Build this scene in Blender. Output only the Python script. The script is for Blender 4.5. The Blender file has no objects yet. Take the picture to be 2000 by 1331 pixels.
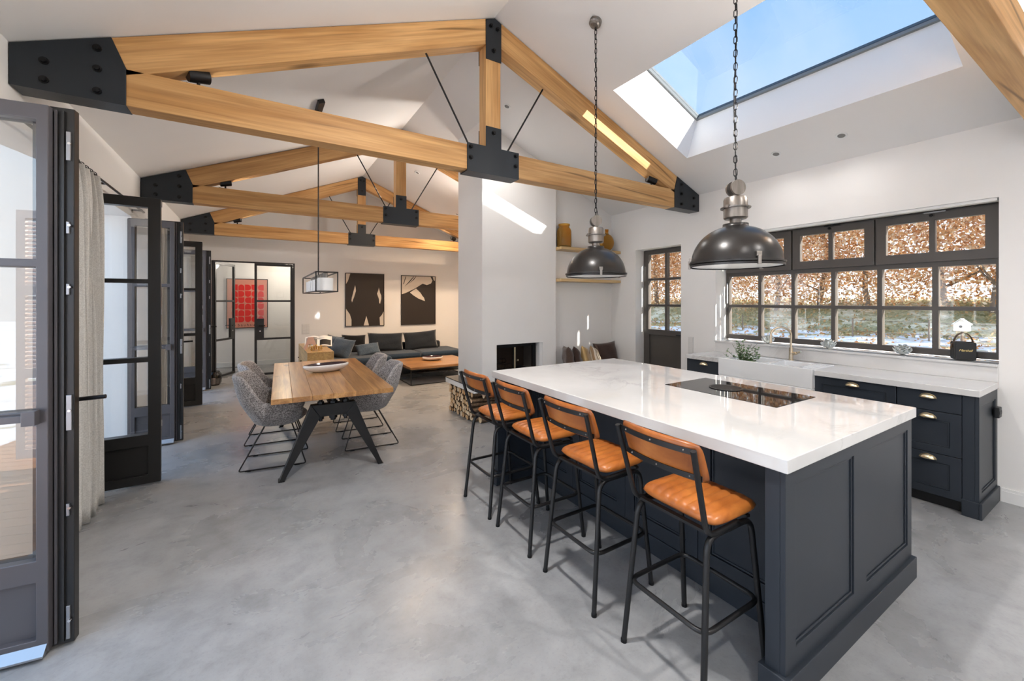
import bpy, bmesh, math, random
import numpy as np
from mathutils import Vector, Matrix
random.seed(7)
rng = np.random.default_rng(7)
sc = bpy.context.scene
COL = sc.collection
PI = math.pi

# ------------------------------------------------------------------ camera
cam_d = bpy.data.cameras.new('camera')
cam = bpy.data.objects.new('camera', cam_d)
COL.objects.link(cam)
cam_d.sensor_fit = 'HORIZONTAL'
cam_d.sensor_width = 36.0
cam_d.lens = 801.0 / 2000.0 * 36.0
cam_d.shift_y = -78.5 / 2000.0
cam_d.clip_start = 0.05
cam_d.clip_end = 300
cam.location = (0, 0, 1.57)
cam.rotation_euler = (PI / 2, 0, -math.atan2(494, 801))
sc.camera = cam

# ------------------------------------------------------------------ view
vs = sc.view_settings
vs.view_transform = 'Standard'
vs.look = 'None'
vs.exposure = 2.3
vs.gamma = 1.0
vs.use_curve_mapping = False
sc.cycles.max_bounces = 7
sc.cycles.diffuse_bounces = 4
sc.cycles.glossy_bounces = 4
sc.cycles.transmission_bounces = 6
sc.cycles.transparent_max_bounces = 16
sc.cycles.sample_clamp_indirect = 6.0
sc.cycles.use_adaptive_sampling = True
sc.cycles.adaptive_threshold = 0.12
sc.cycles.caustics_reflective = False
sc.cycles.caustics_refractive = False

# ------------------------------------------------------------------ sky
SKY_STRENGTH = 0.74
w = bpy.data.worlds.new('world')
sc.world = w
w.use_nodes = True
nt = w.node_tree
nt.nodes.clear()
o_ = nt.nodes.new('ShaderNodeOutputWorld')
bg = nt.nodes.new('ShaderNodeBackground')
tc = nt.nodes.new('ShaderNodeTexCoord')
sx = nt.nodes.new('ShaderNodeSeparateXYZ')
rp = nt.nodes.new('ShaderNodeValToRGB')
nt.links.new(tc.outputs['Generated'], sx.inputs[0])
nt.links.new(sx.outputs['Z'], rp.inputs[0])
cr = rp.color_ramp
cr.elements[0].position = 0.0
cr.elements[0].color = (0.80, 0.87, 0.95, 1)
cr.elements[1].position = 1.0
cr.elements[1].color = (0.20, 0.44, 0.86, 1)
e = cr.elements.new(0.25); e.color = (0.60, 0.77, 0.95, 1)
e = cr.elements.new(0.6); e.color = (0.32, 0.58, 0.93, 1)
nz = nt.nodes.new('ShaderNodeTexNoise')
nz.inputs['Scale'].default_value = 2.2
nz.inputs['Detail'].default_value = 6
mp = nt.nodes.new('ShaderNodeMapping')
mp.inputs['Scale'].default_value = (1.0, 3.2, 2.0)
nt.links.new(tc.outputs['Generated'], mp.inputs[0])
nt.links.new(mp.outputs[0], nz.inputs['Vector'])
cl = nt.nodes.new('ShaderNodeValToRGB')
cl.color_ramp.elements[0].position = 0.45
cl.color_ramp.elements[0].color = (0, 0, 0, 1)
cl.color_ramp.elements[1].position = 0.85
cl.color_ramp.elements[1].color = (0.55, 0.55, 0.55, 1)
nt.links.new(nz.outputs[0], cl.inputs[0])
mx = nt.nodes.new('ShaderNodeMix'); mx.data_type = 'RGBA'
nt.links.new(cl.outputs[0], mx.inputs[0])
nt.links.new(rp.outputs[0], mx.inputs[6])
mx.inputs[7].default_value = (0.92, 0.95, 1.0, 1)
nt.links.new(mx.outputs[2], bg.inputs[0])
bg.inputs[1].default_value = SKY_STRENGTH
nt.links.new(bg.outputs[0], o_.inputs[0])

# ------------------------------------------------------------------ sun (low winter sun, from behind right)
sd = bpy.data.lights.new('sun', 'SUN')
sd.energy = 7.5
sd.angle = math.radians(0.6)
sd.color = (1.0, 0.93, 0.82)
so = bpy.data.objects.new('sun', sd)
COL.objects.link(so)
so.rotation_euler = Vector((-0.262, 1.0, -0.325)).to_track_quat('-Z', 'Y').to_euler()
so.location = (8, -20, 12)

def portal(loc, rot, sx_, sy_):
    d = bpy.data.lights.new('daylight_portal', 'AREA')
    d.shape = 'RECTANGLE'; d.size = sx_; d.size_y = sy_
    d.cycles.is_portal = True
    o = bpy.data.objects.new('daylight_portal', d)
    COL.objects.link(o)
    o.location = loc; o.rotation_euler = rot
    return o

# ------------------------------------------------------------------ room dimensions (metres)
XL, XR, YB, YF = -1.155, 4.95, 10.0, -2.6
XRIDGE, ZRIDGE, ZEL, ZER = 1.86, 4.195, 2.972, 2.967
KL = (ZRIDGE - ZEL) / (XRIDGE - XL)
KR = (ZRIDGE - ZER) / (XR - XRIDGE)
def zceil(x): return ZRIDGE - KL * (XRIDGE - x) if x < XRIDGE else ZRIDGE - KR * (x - XRIDGE)
AL, AR = math.atan(KL), math.atan(KR)

# ------------------------------------------------------------------ mesh helpers
class MB:
    def __init__(self): self.v = []; self.f = []; self.m = []; self.cm = 0
    def add(self, vs_, fs):
        b = len(self.v)
        self.v += [tuple(map(float, q)) for q in vs_]
        self.f += [tuple(b + i for i in f) for f in fs]
        self.m += [self.cm] * len(fs)
        return self
    def box(self, x0, x1, y0, y1, z0, z1, M=None):
        vs_ = [(x0,y0,z0),(x1,y0,z0),(x1,y1,z0),(x0,y1,z0),(x0,y0,z1),(x1,y0,z1),(x1,y1,z1),(x0,y1,z1)]
        if M is not None: vs_ = [M @ Vector(q) for q in vs_]
        return self.add(vs_, [(0,3,2,1),(4,5,6,7),(0,1,5,4),(1,2,6,5),(2,3,7,6),(3,0,4,7)])
    def prism(self, poly, a, b, axis='y'):
        """poly: 2D outline, extruded from a to b along axis"""
        n = len(poly)
        if axis == 'y': g = lambda p, t: (p[0], t, p[1])
        elif axis == 'x': g = lambda p, t: (t, p[0], p[1])
        else: g = lambda p, t: (p[0], p[1], t)
        ar = sum(poly[i][0]*poly[(i+1)%n][1]-poly[(i+1)%n][0]*poly[i][1] for i in range(n))
        if (ar < 0) != (axis == 'y'): poly = poly[::-1]
        vs_ = [g(p, a) for p in poly] + [g(p, b) for p in poly]
        fs = [tuple(range(n-1, -1, -1)), tuple(range(n, 2*n))]
        fs += [(i, (i+1) % n, n+(i+1) % n, n+i) for i in range(n)]
        return self.add(vs_, fs)
    def cyl(self, p0, p1, r0, r1=None, n=12, caps=True, capmat=None):
        p0 = Vector(p0); p1 = Vector(p1); r1 = r0 if r1 is None else r1
        d = (p1-p0).normalized()
        a = d.orthogonal().normalized(); b = d.cross(a)
        vs_ = []
        for p, r in ((p0, r0), (p1, r1)):
            for i in range(n):
                t = 2*PI*i/n
                vs_.append(p + a*(r*math.cos(t)) + b*(r*math.sin(t)))
        fs = [(i, (i+1) % n, n+(i+1) % n, n+i) for i in range(n)]
        self.add(vs_, fs)
        if caps:
            base = len(self.v)-2*n
            self.f += [tuple(base+i for i in range(n-1, -1, -1)), tuple(base+n+i for i in range(n))]
            c = self.cm if capmat is None else capmat
            self.m += [c, c]
        return self
    def tube(self, pts, r, n=8, closed=False):
        pts = [Vector(p) for p in pts]; k = len(pts)
        T = []
        for i in range(k):
            if closed: t = pts[(i+1) % k]-pts[i-1]
            else: t = pts[min(i+1, k-1)]-pts[max(i-1, 0)]
            T.append(t.normalized())
        a = T[0].orthogonal().normalized()
        rings = []
        rr = r if hasattr(r, '__len__') else [r]*k
        for i in range(k):
            a = (a - T[i]*a.dot(T[i])).normalized()
            b = T[i].cross(a)
            rings.append([pts[i]+a*(rr[i]*math.cos(2*PI*j/n))+b*(rr[i]*math.sin(2*PI*j/n)) for j in range(n)])
        vs_ = [q for rg in rings for q in rg]
        fs = []
        for i in range(k if closed else k-1):
            i2 = (i+1) % k
            for j in range(n):
                j2 = (j+1) % n
                fs.append((i*n+j, i*n+j2, i2*n+j2, i2*n+j))
        if not closed:
            fs.append(tuple(range(n-1, -1, -1))); fs.append(tuple((k-1)*n+j for j in range(n)))
        return self.add(vs_, fs)
    def lathe(self, prof, c=(0,0,0), n=32, M=None, cap0=False, cap1=False):
        vs_ = []
        for r, z in prof:
            for i in range(n):
                t = 2*PI*i/n
                q = Vector((r*math.cos(t), r*math.sin(t), z))
                if M is not None: q = M @ q
                vs_.append(q+Vector(c))
        fs = []
        for k in range(len(prof)-1):
            for i in range(n):
                j = (i+1) % n
                fs.append((k*n+i, k*n+j, (k+1)*n+j, (k+1)*n+i))
        if cap0: fs.append(tuple(range(n-1, -1, -1)))
        if cap1: fs.append(tuple((len(prof)-1)*n+i for i in range(n)))
        return self.add(vs_, fs)
    def sphere(self, c, r, nu=12, nv=8, s=(1,1,1)):
        c = Vector(c); prof = []
        vs_ = [c+Vector((0,0,-r*s[2]))]
        for k in range(1, nv):
            ph = -PI/2+PI*k/nv
            for i in range(nu):
                t = 2*PI*i/nu
                vs_.append(c+Vector((r*s[0]*math.cos(ph)*math.cos(t), r*s[1]*math.cos(ph)*math.sin(t), r*s[2]*math.sin(ph))))
        vs_.append(c+Vector((0,0,r*s[2])))
        fs = [(0, 1+(i+1) % nu, 1+i) for i in range(nu)]
        for k in range(nv-2):
            for i in range(nu):
                j = (i+1) % nu
                fs.append((1+k*nu+i, 1+k*nu+j, 1+(k+1)*nu+j, 1+(k+1)*nu+i))
        L = len(vs_)-1; b = 1+(nv-2)*nu
        fs += [(b+i, b+(i+1) % nu, L) for i in range(nu)]
        return self.add(vs_, fs)
    def plate(self, O, U, V, N, ur, vr, holes, t):
        """rectangular slab with rectangular through holes, one connected mesh"""
        O, U, V, N = map(Vector, (O, U, V, N))
        us = sorted(set([ur[0], ur[1]]+[min(max(h[i], ur[0]), ur[1]) for h in holes for i in (0, 1)]))
        vs_ = sorted(set([vr[0], vr[1]]+[min(max(h[i], vr[0]), vr[1]) for h in holes for i in (2, 3)]))
        nu, nv = len(us), len(vs_)
        def solid(i, j):
            if i < 0 or j < 0 or i >= nu-1 or j >= nv-1: return False
            a = (us[i]+us[i+1])/2; b = (vs_[j]+vs_[j+1])/2
            return not any(h[0] < a < h[1] and h[2] < b < h[3] for h in holes)
        P = []
        for k in (0, t):
            for j in range(nv):
                for i in range(nu):
                    P.append(O+U*us[i]+V*vs_[j]+N*k)
        ix = lambda i, j, k: k*nu*nv+j*nu+i
        fs = []
        flip = U.cross(V).dot(N) < 0
        for j in range(nv-1):
            for i in range(nu-1):
                if not solid(i, j): continue
                q = [(ix(i,j,0), ix(i,j+1,0), ix(i+1,j+1,0), ix(i+1,j,0)), (ix(i,j,1), ix(i+1,j,1), ix(i+1,j+1,1), ix(i,j+1,1))]
                if not solid(i-1, j): q.append((ix(i,j,0), ix(i,j,1), ix(i,j+1,1), ix(i,j+1,0)))
                if not solid(i+1, j): q.append((ix(i+1,j,0), ix(i+1,j+1,0), ix(i+1,j+1,1), ix(i+1,j,1)))
                if not solid(i, j-1): q.append((ix(i,j,0), ix(i+1,j,0), ix(i+1,j,1), ix(i,j,1)))
                if not solid(i, j+1): q.append((ix(i,j+1,0), ix(i,j+1,1), ix(i+1,j+1,1), ix(i+1,j+1,0)))
                fs += [f[::-1] for f in q] if flip else q
        used = sorted(set(i for f in fs for i in f)); mp_ = {k: n for n, k in enumerate(used)}
        return self.add([P[i] for i in used], [tuple(mp_[i] for i in f) for f in fs])
    def mesh(self, name, mats, smooth=None):
        me = bpy.data.meshes.new(name)
        me.from_pydata(self.v, [], self.f)
        for m_ in (mats if isinstance(mats, (list, tuple)) else [mats]): me.materials.append(m_)
        if any(self.m): me.polygons.foreach_set('material_index', self.m)
        if smooth:
            me.polygons.foreach_set('use_smooth', [True]*len(me.polygons))
            me.set_sharp_from_angle(angle=math.radians(smooth))
        me.update()
        return me
    def build(self, name, mats, parent=None, smooth=None, bevel=None, off=None, kind=None):
        """off: subtract this point (world-coordinate building under an Empty at 'off')"""
        if off is not None:
            self.v = [(a-off[0], b-off[1], c-off[2]) for a, b, c in self.v]
        o = bpy.data.objects.new(name, self.mesh(name, mats, smooth))
        COL.objects.link(o)
        if parent is not None: o.parent = parent
        if bevel:
            bv = o.modifiers.new('bevel', 'BEVEL'); bv.width = bevel; bv.segments = 2
            bv.limit_method = 'ANGLE'; bv.angle_limit = math.radians(40)
        if kind: o['kind'] = kind
        return o

def obj(name, me, parent=None, loc=(0,0,0), rot=(0,0,0)):
    o = bpy.data.objects.new(name, me); COL.objects.link(o)
    o.parent = parent; o.location = loc; o.rotation_euler = rot
    return o
def tag(o, label=None, cat=None, group=None, kind=None):
    if label: o['label'] = label
    if cat: o['category'] = cat
    if group: o['group'] = group
    if kind: o['kind'] = kind
    return o
def thing(name, label, cat, loc=(0,0,0), rz=0, group=None, kind=None):
    o = bpy.data.objects.new(name, None); COL.objects.link(o)
    o.empty_display_size = 0.1
    o.location = loc; o.rotation_euler = (0, 0, rz)
    return tag(o, label, cat, group, kind)
def copy_tree(o, parent=None):
    c = o.copy(); COL.objects.link(c)
    if parent is not None: c.parent = parent
    for ch in list(o.children): copy_tree(ch, c)
    return c
def fillet(pts, rad, seg=6):
    pts = [Vector(p) for p in pts]; out = [pts[0]]
    for i in range(1, len(pts)-1):
        a, b, c = pts[i-1], pts[i], pts[i+1]
        u = (a-b); v = (c-b); r = min(rad, u.length*0.49, v.length*0.49)
        p, q = b+u.normalized()*r, b+v.normalized()*r
        for k in range(seg+1):
            t = k/seg
            out.append(p*(1-t)**2+b*2*t*(1-t)+q*t*t)
    out.append(pts[-1]); return out
def rrect(w_, h_, r, seg=5):
    out = []
    for cx_, cy_, a0 in ((w_/2-r, h_/2-r, 0), (-w_/2+r, h_/2-r, 90), (-w_/2+r, -h_/2+r, 180), (w_/2-r, -h_/2+r, 270)):
        for k in range(seg+1):
            t = math.radians(a0+90*k/seg)
            out.append((cx_+r*math.cos(t), cy_+r*math.sin(t)))
    return out
def pillow_mesh(name, w_, h_, t_, mat_, n=14, pinch=0.06, seed=0, wr=0.006):
    """scatter cushion: w along x, h along z, thickness along y; corners pulled out to points"""
    r_ = random.Random(seed); mb = MB(); ph = [r_.uniform(0, 6.28) for _ in range(6)]
    for s in (-1, 1):
        vs_ = []
        for j in range(n+1):
            for i in range(n+1):
                u = -1+2*i/n; v = -1+2*j/n
                e = (1-abs(u)**2.6)*(1-abs(v)**2.6)
                d = max(e, 0)**0.45
                x = u*w_/2*(1-pinch*(1-abs(v)**2)*abs(u)**3*1.2)
                z = v*h_/2*(1-pinch*(1-abs(u)**2)*abs(v)**3*1.6)
                wv = wr*(math.sin(5*u+ph[0]+3*v)+math.sin(7*v+ph[1]-2*u))*d
                vs_.append((x, s*(t_/2*d)+wv, z))
        fs = []
        for j in range(n):
            for i in range(n):
                a = j*(n+1)+i
                q = (a, a+1, a+n+2, a+n+1)
                fs.append(q if s < 0 else q[::-1])
        mb.add(vs_, fs)
    me = mb.mesh(name, mat_, 60)
    bm_ = bmesh.new(); bm_.from_mesh(me); bmesh.ops.remove_doubles(bm_, verts=bm_.verts, dist=1e-4); bm_.to_mesh(me); bm_.free()
    return me
# ------------------------------------------------------------------ materials
def newmat(name):
    m = bpy.data.materials.new(name); m.use_nodes = True
    n = m.node_tree; b = n.nodes['Principled BSDF']
    return m, n, b
def sock(b, k, v):
    if k in b.inputs: b.inputs[k].default_value = v
def flat(name, c, rough=0.5, metal=0.0, spec=0.5, coat=0.0, sheen=0.0, bump=None):
    m, n, b = newmat(name)
    sock(b, 'Base Color', (*c, 1)); sock(b, 'Roughness', rough); sock(b, 'Metallic', metal)
    sock(b, 'Specular IOR Level', spec); sock(b, 'Coat Weight', coat); sock(b, 'Coat Roughness', 0.08)
    sock(b, 'Sheen Weight', sheen)
    if bump: add_bump(n, b, *bump)
    return m
def coords(n, scale=(1,1,1), kind='Object'):
    t = n.nodes.new('ShaderNodeTexCoord'); mp = n.nodes.new('ShaderNodeMapping')
    mp.inputs['Scale'].default_value = scale
    n.links.new(t.outputs[kind], mp.inputs[0]); return mp.outputs[0]
def noise(n, vec, scale, detail=4, rough=0.55, dist=0.0):
    t = n.nodes.new('ShaderNodeTexNoise')
    t.inputs['Scale'].default_value = scale; t.inputs['Detail'].default_value = detail
    t.inputs['Roughness'].default_value = rough; t.inputs['Distortion'].default_value = dist
    if vec is not None: n.links.new(vec, t.inputs['Vector'])
    return t.outputs[0]
def ramp(n, fac, stops, interp='LINEAR'):
    r = n.nodes.new('ShaderNodeValToRGB'); c = r.color_ramp; c.interpolation = interp
    while len(c.elements) > 1: c.elements.remove(c.elements[-1])
    c.elements[0].position = stops[0][0]; c.elements[0].color = (*stops[0][1], 1)
    for p, col in stops[1:]:
        e = c.elements.new(p); e.color = (*col, 1)
    n.links.new(fac, r.inputs[0]); return r.outputs[0]
def mix(n, fac, a, b, mode='MIX'):
    x = n.nodes.new('ShaderNodeMix'); x.data_type = 'RGBA'; x.blend_type = mode
    for k, v in ((0, fac), (6, a), (7, b)):
        if hasattr(v, 'links') or hasattr(v, 'is_linked'): n.links.new(v, x.inputs[k])
        else: x.inputs[k].default_value = v if k == 0 else (*v, 1)
    return x.outputs[2]
def bump_link(n, b, h, strength=0.2, dist=0.01):
    u = n.nodes.new('ShaderNodeBump'); u.inputs['Strength'].default_value = strength; u.inputs['Distance'].default_value = dist
    n.links.new(h, u.inputs['Height']); n.links.new(u.outputs[0], b.inputs['Normal'])
def add_bump(n, b, scale, strength, dist=0.004, sc3=(1,1,1)):
    bump_link(n, b, noise(n, coords(n, sc3), scale, 5), strength, dist)
def wood(name, light, dark, scale=1.0, axis=0, rough=0.45, knots=0.5, contrast=1.0, coat=0.0, bump=0.15, checks=False):
    """long grain along local axis; soft bands, fine fibres and a few knots"""
    m, n, b = newmat(name)
    s = [7.0*scale]*3; s[axis] = 0.55*scale
    f = [60.0*scale]*3; f[axis] = 1.8*scale
    band = noise(n, coords(n, tuple(s)), 1.0, 3, 0.5, 1.2)
    fib = noise(n, coords(n, tuple(f)), 1.0, 3, 0.6)
    md = tuple((a+c)/2 for a, c in zip(light, dark))
    c1 = ramp(n, band, [(0.5-0.22/contrast, dark), (0.5, md), (0.5+0.2/contrast, light)])
    g = [24.0*scale]*3; g[axis] = 0.45*scale
    ring = noise(n, coords(n, tuple(g)), 1.0, 2, 0.5, 0.9)
    c3 = ramp(n, ring, [(0.34, (0.80, 0.75, 0.70)), (0.46, (0.98, 0.98, 0.98)), (0.60, (1.05, 1.05, 1.05))])
    c2 = ramp(n, fib, [(0.30, (0.66, 0.61, 0.56)), (0.58, (1, 1, 1))])
    col = mix(n, 0.75, mix(n, 0.6, c1, c2, 'MULTIPLY'), c3, 'MULTIPLY')
    oi = n.nodes.new('ShaderNodeObjectInfo')
    col = mix(n, 1.0, col, ramp(n, oi.outputs['Random'], [(0.0, (0.90, 0.88, 0.86)), (1.0, (1.16, 1.16, 1.14))]), 'MULTIPLY')
    if knots:
        ks = [2.6*scale]*3; ks[axis] = 0.9*scale
        v = n.nodes.new('ShaderNodeTexVoronoi'); v.inputs['Scale'].default_value = 1.0
        n.links.new(coords(n, tuple(ks)), v.inputs['Vector'])
        kf = ramp(n, v.outputs['Distance'], [(0.075, (1, 1, 1)), (0.15, (0, 0, 0))])
        kd = tuple(c*0.38 for c in dark)
        x = n.nodes.new('ShaderNodeMath'); x.operation = 'MULTIPLY'; x.inputs[1].default_value = knots
        n.links.new(kf, x.inputs[0])
        col = mix(n, x.outputs[0], col, kd)
    if checks:                     # drying checks: thin dark cracks along the grain
        q = [1.6*scale]*3; q[axis] = 0.16*scale
        ck = noise(n, coords(n, tuple(q)), 1.0, 2, 0.4, 0.2)
        x1 = n.nodes.new('ShaderNodeMath'); x1.operation = 'SUBTRACT'; x1.inputs[1].default_value = 0.5; n.links.new(ck, x1.inputs[0])
        x2 = n.nodes.new('ShaderNodeMath'); x2.operation = 'ABSOLUTE'; n.links.new(x1.outputs[0], x2.inputs[0])
        l_ = ramp(n, x2.outputs[0], [(0.0, (0.8, 0.8, 0.8)), (0.004, (0.5, 0.5, 0.5)), (0.008, (0, 0, 0))])
        mk = ramp(n, noise(n, coords(n), 0.8, 2), [(0.48, (0, 0, 0)), (0.56, (1, 1, 1))])
        col = mix(n, mix(n, 1.0, l_, mk, 'MULTIPLY'), col, tuple(c*0.3 for c in dark))
    n.links.new(col, b.inputs['Base Color'])
    sock(b, 'Roughness', rough); sock(b, 'Coat Weight', coat); sock(b, 'Specular IOR Level', 0.4)
    bump_link(n, b, fib, bump, 0.002)
    return m
def glass(name, tint=(1,1,1), refl=1.0, rough=0.0, ior=1.5):
    """thin window pane: tinted transparency plus mirror reflection by Fresnel"""
    m = bpy.data.materials.new(name); m.use_nodes = True; n = m.node_tree; n.nodes.clear()
    o = n.nodes.new('ShaderNodeOutputMaterial'); t = n.nodes.new('ShaderNodeBsdfTransparent'); g = n.nodes.new('ShaderNodeBsdfGlossy')
    t.inputs[0].default_value = (*tint, 1); g.inputs['Roughness'].default_value = rough
    fr = n.nodes.new('ShaderNodeFresnel'); fr.inputs[0].default_value = ior
    k = n.nodes.new('ShaderNodeMath'); k.operation = 'MULTIPLY'; k.inputs[1].default_value = refl; k.use_clamp = True
    s = n.nodes.new('ShaderNodeMixShader')
    ge = n.nodes.new('ShaderNodeNewGeometry'); iv = n.nodes.new('ShaderNodeMath'); iv.operation = 'SUBTRACT'; iv.inputs[0].default_value = 1.0
    n.links.new(ge.outputs['Backfacing'], iv.inputs[1])
    k2 = n.nodes.new('ShaderNodeMath'); k2.operation = 'MULTIPLY'      # only the outer skin of the thin slab mirrors
    n.links.new(fr.outputs[0], k.inputs[0]); n.links.new(k.outputs[0], k2.inputs[0]); n.links.new(iv.outputs[0], k2.inputs[1]); n.links.new(k2.outputs[0], s.inputs[0])
    n.links.new(t.outputs[0], s.inputs[1]); n.links.new(g.outputs[0], s.inputs[2]); n.links.new(s.outputs[0], o.inputs[0])
    return m

def plaster(name, c):
    m, n, b = newmat(name)
    v = noise(n, coords(n), 1.1, 3)
    col = ramp(n, v, [(0.3, tuple(k*0.965 for k in c)), (0.7, c)])
    n.links.new(col, b.inputs['Base Color']); sock(b, 'Roughness', 0.85); sock(b, 'Specular IOR Level', 0.25)
    bump_link(n, b, noise(n, coords(n), 90, 3), 0.06, 0.002)
    return m
M_WALL = plaster('plaster_white', (0.835, 0.82, 0.80))
M_CEIL = plaster('plaster_ceiling', (0.83, 0.81, 0.79))
M_REVEAL = plaster('plaster_reveal', (0.88, 0.88, 0.87))

def concrete():
    """power-floated concrete: soft clouds, trowel sweeps and fine pores"""
    m, n, b = newmat('polished_concrete')
    c = coords(n)
    big = noise(n, c, 0.45, 4, 0.55, 0.4); sweep = noise(n, coords(n, (1.0, 1.5, 1.0)), 1.1, 7, 0.62, 0.5); mid = noise(n, c, 6.5, 6, 0.68, 0.3); fine = noise(n, c, 60, 4, 0.6)
    a = ramp(n, big, [(0.28, (0.235, 0.239, 0.246)), (0.52, (0.300, 0.303, 0.308)), (0.74, (0.365, 0.366, 0.368))])
    d = ramp(n, sweep, [(0.22, (0.70, 0.70, 0.71)), (0.50, (0.98, 0.98, 0.98)), (0.80, (1.28, 1.28, 1.28))])
    col = mix(n, 0.80, a, d, 'MULTIPLY')
    g = ramp(n, mid, [(0.28, (0.68, 0.68, 0.68)), (0.52, (1, 1, 1)), (0.75, (1.16, 1.16, 1.16))])
    col = mix(n, 0.65, col, g, 'MULTIPLY')
    e = ramp(n, fine, [(0.34, (0.80, 0.80, 0.80)), (0.46, (1, 1, 1))])
    col = mix(n, 0.40, col, e, 'MULTIPLY')
    n.links.new(col, b.inputs['Base Color'])
    r = ramp(n, sweep, [(0.3, (0.22,)*3), (0.75, (0.38,)*3)])
    n.links.new(r, b.inputs['Roughness']); sock(b, 'Specular IOR Level', 0.5)
    bump_link(n, b, sweep, 0.04, 0.006)
    return m
M_FLOOR = concrete()
M_BEAM = wood('douglas_beam', (0.70, 0.43, 0.19), (0.47, 0.245, 0.085), 1.0, 0, 0.5, 0.85, 1.15, checks=True)
M_TABLE = wood('oak_table', (0.55, 0.30, 0.115), (0.29, 0.135, 0.045), 1.5, 1, 0.28, 0.9, 1.1, 0.25)
M_TABLE2 = wood('oak_table_dark_board', (0.46, 0.24, 0.09), (0.25, 0.115, 0.04), 1.5, 1, 0.28, 0.9, 1.1, 0.25)
M_COFFEE = wood('oak_coffee_table', (0.47, 0.24, 0.09), (0.27, 0.125, 0.045), 1.4, 0, 0.32, 0.6, 1.0, 0.2)
M_SIDEB = wood('oak_sideboard', (0.66, 0.45, 0.20), (0.48, 0.29, 0.11), 1.6, 1, 0.35, 0.3, 1.0, 0.2)
M_SHELF = wood('pine_shelf', (0.68, 0.50, 0.27), (0.50, 0.33, 0.15), 1.6, 0, 0.45, 0.4)
M_STEEL = flat('blackened_steel', (0.030, 0.036, 0.043), 0.38, 0.5, 0.5, bump=(6, 0.05, 0.01))
M_BOLT = flat('dark_bolt', (0.012, 0.012, 0.013), 0.35, 0.6)
M_BLACK = flat('black_powder_coat', (0.010, 0.010, 0.011), 0.38, 0.2, 0.5)
M_FRAME = flat('window_frame_brown_black', (0.075, 0.066, 0.060), 0.33, 0.0, 0.5)
M_DOORBLK = flat('door_black_paint', (0.012, 0.0115, 0.011), 0.35)
M_DOORGREY = flat('door_grey_aluminium', (0.088, 0.082, 0.088), 0.36, 0.2)
M_STEELDOOR = flat('steel_door_black', (0.022, 0.022, 0.024), 0.4)
M_CAB = flat('cabinet_slate_blue', (0.023, 0.0285, 0.0375), 0.42, 0.0, 0.35, bump=(160, 0.02, 0.001))
M_KICK = flat('kickboard_black', (0.006, 0.006, 0.007), 0.4)
M_CHROME = flat('chrome', (0.72, 0.72, 0.73), 0.18, 1.0)
M_ZINC = flat('lock_steel', (0.34, 0.34, 0.35), 0.35, 0.9)
M_BRASS = flat('brushed_brass', (0.88, 0.74, 0.50), 0.32, 1.0)
M_CHAMP = flat('champagne_tap', (0.70, 0.59, 0.44), 0.25, 1.0)
M_CERAMIC = flat('white_ceramic', (0.82, 0.83, 0.84), 0.12, 0, 0.5, coat=0.4)
M_WHITE = flat('white_matt', (0.80, 0.80, 0.79), 0.6)
M_OPAL = flat('opal_glass', (0.86, 0.86, 0.85), 0.2)
M_HOB = flat('hob_black_glass', (0.006, 0.006, 0.007), 0.03, 0, 0.6)
M_GLASS = glass('window_glass', (0.80, 0.81, 0.81), 1.6)
M_SKYGLASS = glass('skylight_glass', (0.52, 0.54, 0.565), 1.3)
M_DGLASS = glass('door_glass', (0.90, 0.91, 0.91), 4.5)
M_FIREGLASS = glass('stove_glass', (0.62, 0.6, 0.58), 2.2)
M_GUN = None

def metal_brushed():
    m, n, b = newmat('aged_pewter')
    v = noise(n, coords(n, (30, 30, 3)), 1.0, 5)
    n.links.new(ramp(n, v, [(0.3, (0.17, 0.15, 0.135)), (0.7, (0.36, 0.335, 0.31))]), b.inputs['Base Color'])
    sock(b, 'Metallic', 0.9); sock(b, 'Roughness', 0.36)
    return m
M_PEWTER = metal_brushed()
M_SHADE = flat('lamp_gunmetal', (0.040, 0.038, 0.037), 0.30, 0.55, 0.5, bump=(40, 0.02, 0.002))

def marble():
    m, n, b = newmat('white_quartz')
    c = coords(n, (1, 1, 1))
    w1 = noise(n, c, 1.6, 8, 0.62, 1.5)
    x = n.nodes.new('ShaderNodeMath'); x.operation = 'SUBTRACT'; x.inputs[1].default_value = 0.5; n.links.new(w1, x.inputs[0])
    y = n.nodes.new('ShaderNodeMath'); y.operation = 'ABSOLUTE'; n.links.new(x.outputs[0], y.inputs[0])
    vein = ramp(n, y.outputs[0], [(0.0, (1, 1, 1)), (0.010, (0.45,)*3), (0.035, (0, 0, 0))])
    msk = ramp(n, noise(n, c, 0.9, 3), [(0.46, (0, 0, 0)), (0.66, (1, 1, 1))])
    k = mix(n, 1.0, vein, msk, 'MULTIPLY')
    base = ramp(n, noise(n, c, 2.2, 5), [(0.3, (0.62, 0.615, 0.605)), (0.7, (0.71, 0.705, 0.70))])
    z = n.nodes.new('ShaderNodeMath'); z.operation = 'MULTIPLY'; z.inputs[1].default_value = 0.5; n.links.new(k, z.inputs[0])
    col = mix(n, z.outputs[0], base, (0.30, 0.29, 0.29))
    n.links.new(col, b.inputs['Base Color']); sock(b, 'Roughness', 0.04); sock(b, 'Specular IOR Level', 0.95)
    return m
M_MARBLE = marble()

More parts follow.
